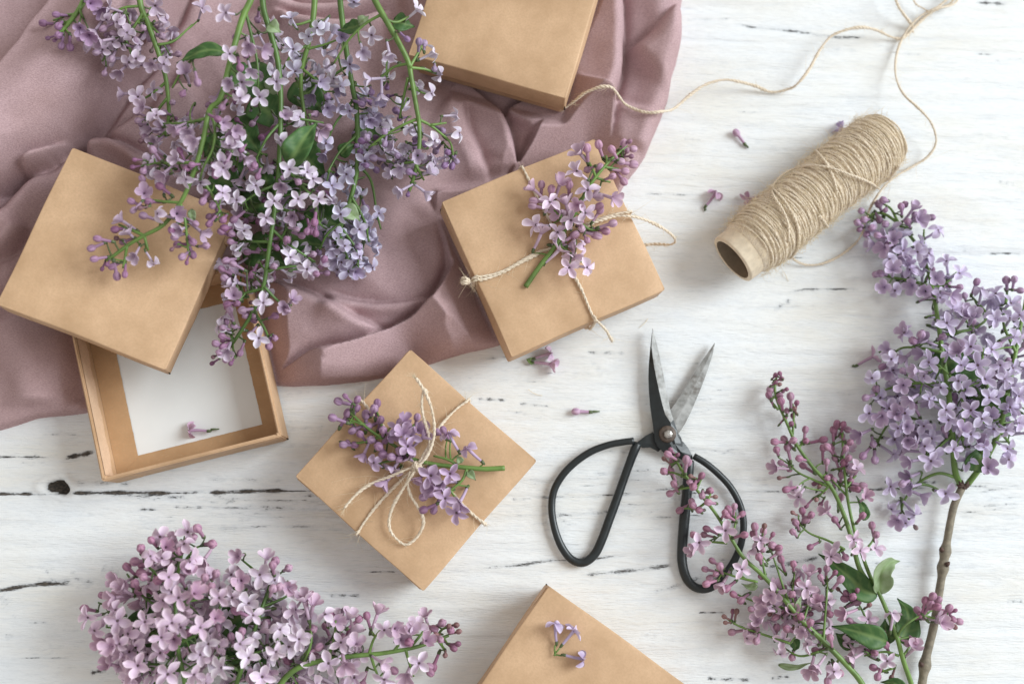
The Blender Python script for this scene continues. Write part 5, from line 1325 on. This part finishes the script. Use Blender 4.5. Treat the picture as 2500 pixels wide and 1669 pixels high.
give([R2], """1893 916 s;1904 912 s;1907 925 s;1893 934 s;1902 938 s;1880 953 b;1877 966 b;1902 966 b;1920 950 s;1911 955 s;1907 980 b;1930 969 b;1945 984 s;1921 1003 b;1940 998 s;1936 1016 s;1932 1034 s;1916 1020 s;1966 1050 b;1967 1076 b;1893 1078 b;1896 1098 b;1916 1073 b;1923 1094 b;1936 1075 b;1952 1119 b;1898 1142 h;1904 1166 s;1907 1130 b;1928 1144 b;1962 1137 b;1936 1194 r3;1950 1212 o5;1921 1194 b;1989 1180 s;2000 1187 s;1993 1219 s;1970 1233 s;2004 1230 s;1936 1251 s;1937 1269 s;1959 1248 b;1966 1269 b;1980 1257 b;1936 1298 b;2021 1251 h;2039 1269 b;1943 1276 b;1979 1334 b;2036 1348 o8;2029 1358 o7;2084 1316 o10;2100 1344 o10;2064 1359 b;2136 1337 o5;2129 1284 b;2139 1305 b;2105 1259 b;2114 1212 h;2091 1143 o9;2093 1194 b;2075 1173 b;2071 1119 b;2075 1080 b;2034 1051 b;2043 1037 b;2059 1037 b;2068 1048 b;2020 1091 b;2018 1128 b;2039 1119 b;2020 1166 b;2036 1173 b;2064 1095 b;2060 1130 b;2068 1100 h;2010 1200 s;
2120 1511 o8;2067 1496 h;2122 1476 s;2047 1438 s;2067 1447 b;2093 1441 s;2082 1456 b;2064 1461 b;2091 1470 b;2076 1515 b;2125 1531 o4;2154 1548 b;2062 1563 o4;2163 1574 b;2166 1612 o10;2134 1592 b;2085 1606 h;2110 1592 h;2134 1629 b;2143 1650 b;2177 1652 s;2090 1583 h;2232 1563 b;2212 1568 b;2230 1583 h;2180 1496 r2;2241 1490 b;2259 1467 b;2276 1456 b;2290 1464 b;2270 1475 b;2287 1481 b;2316 1485 b;2331 1490 s;2340 1516 b;2285 1511 h;2314 1525 b;2247 1502 b;2299 1496 b;2325 1510 b;2300 1520 h;2330 1528 s""")
give([R3], """1638 1098 s;1632 1109 b;1622 1120 s;1654 1110 s;1641 1123 b;1675 1123 b;1662 1137 s;1680 1130 b;1621 1150 b;1639 1151 b;1646 1182 b;1637 1203 b;1684 1176 b;1687 1162 s;1712 1162 b;1693 1187 b;1732 1198 b;1714 1209 b;1689 1225 b;1730 1226 b;1745 1212 s;1661 1244 b;1707 1244 b;1693 1234 b;1771 1294 o9;1775 1258 b;1793 1237 b;1779 1244 b;1811 1255 b;1769 1251 b;1693 1305 b;1707 1323 o4;1727 1291 b;1720 1305 b;1696 1341 h;1816 1305 b;1836 1341 r2;1843 1287 b;1866 1284 s;1886 1305 s;1864 1298 b;1857 1319 o6;1861 1341 b;1886 1330 b;1900 1337 b;1900 1348 b;1854 1359 b;1907 1366 b;1839 1305 b;1740 1369 b;1758 1383 b;1723 1389 b;1726 1424 b;1734 1409 b;1748 1400 b;1811 1389 o10;1775 1435 b;1766 1421 h;1792 1451 b;1810 1464 b;1891 1479 o10;1862 1464 h;1859 1406 b;1853 1360 b;1937 1377 b;1952 1398 r2;1975 1406 h;1949 1421 b;1934 1450 b;2001 1392 s;2018 1389 b;2004 1409 b;2038 1398 s;2051 1415 b;2021 1464 r2;1981 1476 h;1934 1479 b;1955 1505 b;1978 1519 b;1894 1505 b;1876 1516 r2;1850 1516 h;1789 1493 s;1798 1493 s;1769 1505 s;1772 1519 s;1789 1542 b;1824 1557 r3;1847 1563 b;1911 1563 o8;1923 1535 b;1934 1603 b;1905 1595 r3;1972 1571 o4;1992 1586 b;1998 1623 h;1980 1632 h;2036 1638 r3;2021 1661 b;2027 1557 b;1894 1444 o5;1969 1435 o5;1981 1453 o5;1928 1493 h;1882 1453 h;2000 1470 h;1960 1540 h;1870 1490 h;1840 1540 h;2050 1640 b""")
scatter([R3], [(1850, 1430), (1960, 1420), (2040, 1480), (2030, 1560), (1900, 1560), (1830, 1500)], 30, 6, 16, (2, 3, 3, 5, 1), 18, 17)
scatter([R2], [(1990, 1060), (2080, 1060), (2110, 1200), (2050, 1230)], 12, 5, 11, (1, 1, 2, 8, 2), 18, 18)
R2.leaf([(2142, 1448, 15), (2110, 1442, 15), (2075, 1410, 13), (2030, 1372, 8), (1998, 1352, 4)], .013, cup=.35)
R2.leaf([(2146, 1448, 15), (2150, 1420, 17), (2152, 1395, 20), (2170, 1375, 20), (2196, 1368, 14)], .0125, M_LEAFP, cup=.6)
R2.leaf([(2195, 1565, 14), (2215, 1530, 11), (2215, 1490, 8), (2190, 1460, 5)], .0145, cup=.15)
R2.leaf([(2185, 1560, 13), (2165, 1545, 9), (2160, 1510, 5)], .012, cup=.2)
R2.leaf([(2165, 1565, 15), (2120, 1550, 16), (2070, 1535, 14), (2030, 1528, 11)], .0125, cup=.3)
R2.leaf([(2085, 1570, 8), (2060, 1560, 7), (2040, 1545, 5)], .010, cup=.3)
R2.leaf([(2110, 1270, 11), (2108, 1240, 10), (2090, 1210, 8)], .006)
R2.leaf([(2200, 1690, 14), (2185, 1668, 14), (2150, 1664, 10)], .008, cup=.4)
R3.leaf([(1900, 1622, 3), (1940, 1628, 5), (1985, 1615, 8)], .0035, M_LEAFP)
R3.leaf([(1935, 1560, 9), (1942, 1575, 8), (1938, 1592, 6)], .006)
R3.leaf([(1945, 1490, 19), (1950, 1468, 19), (1958, 1452, 17)], .003, M_LEAFP)
R3.leaf([(1850, 1428, 17), (1830, 1432, 15), (1810, 1424, 13)], .004, M_LEAFP)
R2.finish(41); R3.finish(42)

# ---- sprigs on the gift boxes
def fb(key): return lambda x, y: box_top_z(key, x, y) + .0004 if inside(np.array([x]), np.array([y]), footprint(key, .0005))[0] else 0.012
zb = 34.5; zc = 29
G1 = sp('lilac_sprig', 'small pink lilac sprig under the twine of the box above the scissors', (0.93, 0.82, 0.90), (0.62, 0.36, 0.47),
        [[(1283, 700, zb + 2), (1305, 668, zb + 2.5), (1328, 636, zb + 3), (1348, 612, zb + 4), (1380, 560, zb + 7), (1410, 510, zb + 10), (1430, 468, zb + 12), (1455, 432, zb + 13), (1482, 400, zb + 13), (1505, 378, zb + 12), (1530, 356, zb + 10)]],
        [[(1385, 550, zb + 7), (1350, 510, zb + 7), (1325, 490, zb + 6)], [(1400, 530, zb + 9), (1440, 560, zb + 7), (1470, 560, zb + 5)], [(1455, 432, zb + 13), (1440, 400, zb + 12), (1425, 378, zb + 10)], [(1482, 400, zb + 13), (1480, 380, zb + 12)], [(1475, 408, zb + 13), (1510, 412, zb + 10)], [(1360, 595, zb + 5), (1395, 620, zb + 6), (1420, 640, zb + 5)], [(1455, 434, zb + 12), (1490, 445, zb + 9)]],
        floor=fb('B'), r=(.0013, .0006), cat='lilac sprig', group='sprigs tied to the gift boxes')
give([G1], """1462 355 b;1494 366 b;1522 351 b;1536 346 s;1544 364 b;1544 401 b;1514 394 b;1524 418 b;1494 431 b;1522 442 b;1463 411 b;1433 364 b;1418 377 h;1435 414 b;1409 418 o6;1435 464 o10;1494 483 h;1342 494 o8;1305 464 h;1322 453 b;1305 490 b;1302 503 b;1346 464 b;1366 453 h;1390 453 b;1383 501 h;1429 520 o10;1394 538 o10;1461 505 b;1464 516 b;1361 568 o10;1363 612 o10;1309 549 o5;1320 572 h;1368 516 h;1416 542 b;1401 575 b;1424 601 o4;1433 586 b;1398 623 o7;1390 653 o8;1433 653 o5;1494 546 b;1477 564 b;1457 575 b;1420 557 b;1450 572 b;1375 545 h;1410 500 h;1385 600 h;1445 480 h;1530 370 s;1515 375 s;1540 382 s""")
G1.finish(51)
G2 = sp('lilac_sprig', 'violet lilac sprig under the bow on the middle box, cut stem pointing right', (0.76, 0.63, 0.79), (0.42, 0.24, 0.37),
        [[(1232, 1142, zc + 4), (1180, 1144, zc + 4.5), (1130, 1140, zc + 5), (1070, 1134, zc + 5), (1010, 1120, zc + 5.5), (960, 1085, zc + 7), (915, 1058, zc + 7.5), (880, 1030, zc + 7.5), (850, 1000, zc + 7)]],
        [[(1125, 1140, zc + 5), (1095, 1122, zc + 6), (1058, 1112, zc + 6)], [(1140, 1144, zc + 5), (1128, 1172, zc + 6), (1100, 1196, zc + 6), (1080, 1215, zc + 5)], [(930, 1066, zc + 7), (880, 1080, zc + 5), (850, 1082, zc + 4)], [(940, 1075, zc + 7), (930, 1030, zc + 7), (918, 1000, zc + 6)], [(1000, 1118, zc + 6), (1000, 1070, zc + 8), (1010, 1035, zc + 7)], [(990, 1112, zc + 6), (950, 1125, zc + 5), (920, 1130, zc + 4)], [(885, 1035, zc + 7.5), (850, 1022, zc + 6)]],
        floor=fb('C'), r=(.0013, .0006), cat='lilac sprig', group='sprigs tied to the gift boxes')
give([G2], """828 980 b;844 968 s;814 1020 b;872 976 b;870 998 b;848 1010 b;856 1030 b;921 986 b;913 998 b;893 1014 b;929 1026 b;862 1050 b;840 1085 b;864 1085 b;850 1080 s;907 1073 b;941 1075 b;967 1042 o7;1018 1020 b;996 1038 b;1020 1050 h;1004 1065 o7;996 1089 o5;977 1101 b;957 1115 b;937 1109 b;913 1129 o4;963 1140 o4;890 1105 h;1006 1109 b;945 1172 h;1095 1057 r2;1069 1055 b;1083 1050 b;1141 1093 r1;1052 1160 o7;1099 1156 o8;1079 1176 o6;1087 1216 o10;1052 1204 b;1036 1243 b;1060 1243 b;1115 1251 o8;1123 1224 o4;1056 1192 h;1036 1212 b;1028 1164 h;985 1060 h;935 1050 b;900 1040 b;925 1090 b;950 1060 h;975 1120 b;1066 1186 h;880 1060 b;985 1030 h;1030 1070 h;1000 1120 h""")
G2.leaf([(1142, 1150, zc + 6), (1152, 1160, zc + 7), (1162, 1172, zc + 6)], .0045, M_LEAFP)
G2.leaf([(1126, 1130, zc + 6), (1120, 1118, zc + 7), (1112, 1112, zc + 6)], .004, M_LEAFP)
G2.finish(52)

# ---- florets and petals lying about, each a thing of its own
LOOSE = 'loose florets lying about'
def loose(name, label, cat, kinds, zfloor, pale, deep, stem=None):
    """kinds: (px, py, kind, tube end px, py) - the tube points from the face to the given pixel"""
    s = Spray(name, label, cat, pale, deep, M_STEM, lambda x, y: zfloor, LOOSE)
    if len(kinds) == 1 and not stem:
        x, y, k, tx, ty = kinds[0]
        P = W(x, y, zfloor + (.0033 if k in 'or' else .0024)); Q = W(tx, ty, zfloor + .0011)
        d = (P - Q).normalized()
        me, arr = PROTO[k][0]
        o = bpy.data.objects.new('petals', me); scene.collection.objects.link(o); o.parent = s.root
        o.location = P; o.rotation_mode = 'QUATERNION'; o.rotation_quaternion = d.to_track_quat('Z', 'Y') @ Quaternion((0, 0, 1), .5)
        o.color = (*[a * .6 + b * .4 for a, b in zip(pale, deep)], 1)
        L = LEN[k]
        base = P - d * (L - .0006)
        mb = MB(); mb.tube([base, base - d * .0012, Q - d * .0005], [.0005, .0006, .0003], 5, 0)
        link('calyx', mb.mesh('calyx', [M_CALYX]), s.root)
        return
    for st in stem: s.twig(st, .0005, .0004)
    s.ready()
    r = random.Random(len(label))
    for x, y, k, tx, ty in kinds:
        P = np.array(W(x, y, zfloor + .004)); Q = np.array(W(tx, ty, zfloor + .0016)); d = P - Q; d /= np.linalg.norm(d)
        s.items.append((k, P, d, 1.0, r.uniform(0, 6)))
        base = P - d * LEN[k]
        s.mb.tube([Q, (Q + base) / 2, base + d * .0006], [.0004, .0004, .0004], 5, 0)
    s.finish(3)
PK = (0.80, 0.62, 0.76); DK = (0.52, 0.28, 0.40)
loose('lilac_bud', 'single dark pink lilac bud lying above left of the twine spool', 'lilac bud', [(1799, 326, 'b', 1826, 360)], 0, PK, DK)
loose('lilac_floret', 'fallen lilac floret with a long tube, lying left of the twine spool', 'lilac floret', [(1748, 470, 'r', 1722, 512)], 0, PK, DK)
loose('lilac_floret', 'fallen lilac floret half hidden beside the near part of the spool', 'lilac floret', [(1832, 486, 'o', 1868, 476)], 0, PK, DK)
loose('lilac_floret', 'pale violet petals peeping out above the far end of the spool', 'lilac floret', [(2056, 320, 'h', 2080, 345)], 0, (.66, .62, .84), DEEPB)
loose('lilac_bud', 'single lilac bud with a green base, lying left of the scissor blades', 'lilac bud', [(1408, 1004, 'b', 1462, 1004)], 0, PK, (0.62, 0.36, 0.48))
loose('lilac_floret', 'fallen lilac floret lying on the white inside of the open box', 'lilac floret', [(463, 1050, 'r', 533, 1047)], 0.0045, PK, DK)
loose('lilac_floret', 'fallen mauve floret with a brown tube at the left rim of the big pale bloom', 'lilac floret', [(2128, 872, 'o', 2082, 893)], 0, (.74, .60, .72), DK)
loose('lilac_floret_pair', 'two joined lilac florets lying under the corner of the twine-tied box', 'lilac floret', [(1345, 862, 'r', 1290, 876), (1340, 888, 'h', 1292, 880)], 0, (.86, .70, .82), DK, [[(1287, 876, 2), (1292, 884, 2), (1300, 889, 2)]])
loose('lilac_floret_trio', 'three joined pale lilac florets lying on the bottom box', 'lilac floret', [(1356, 1522, 'r', 1354, 1594), (1400, 1540, 'o', 1354, 1596), (1424, 1608, 'r', 1356, 1597)], .0293, (.74, .66, .84), DEEPB, [[(1353, 1600, 31), (1356, 1594, 31), (1356, 1588, 31)]])
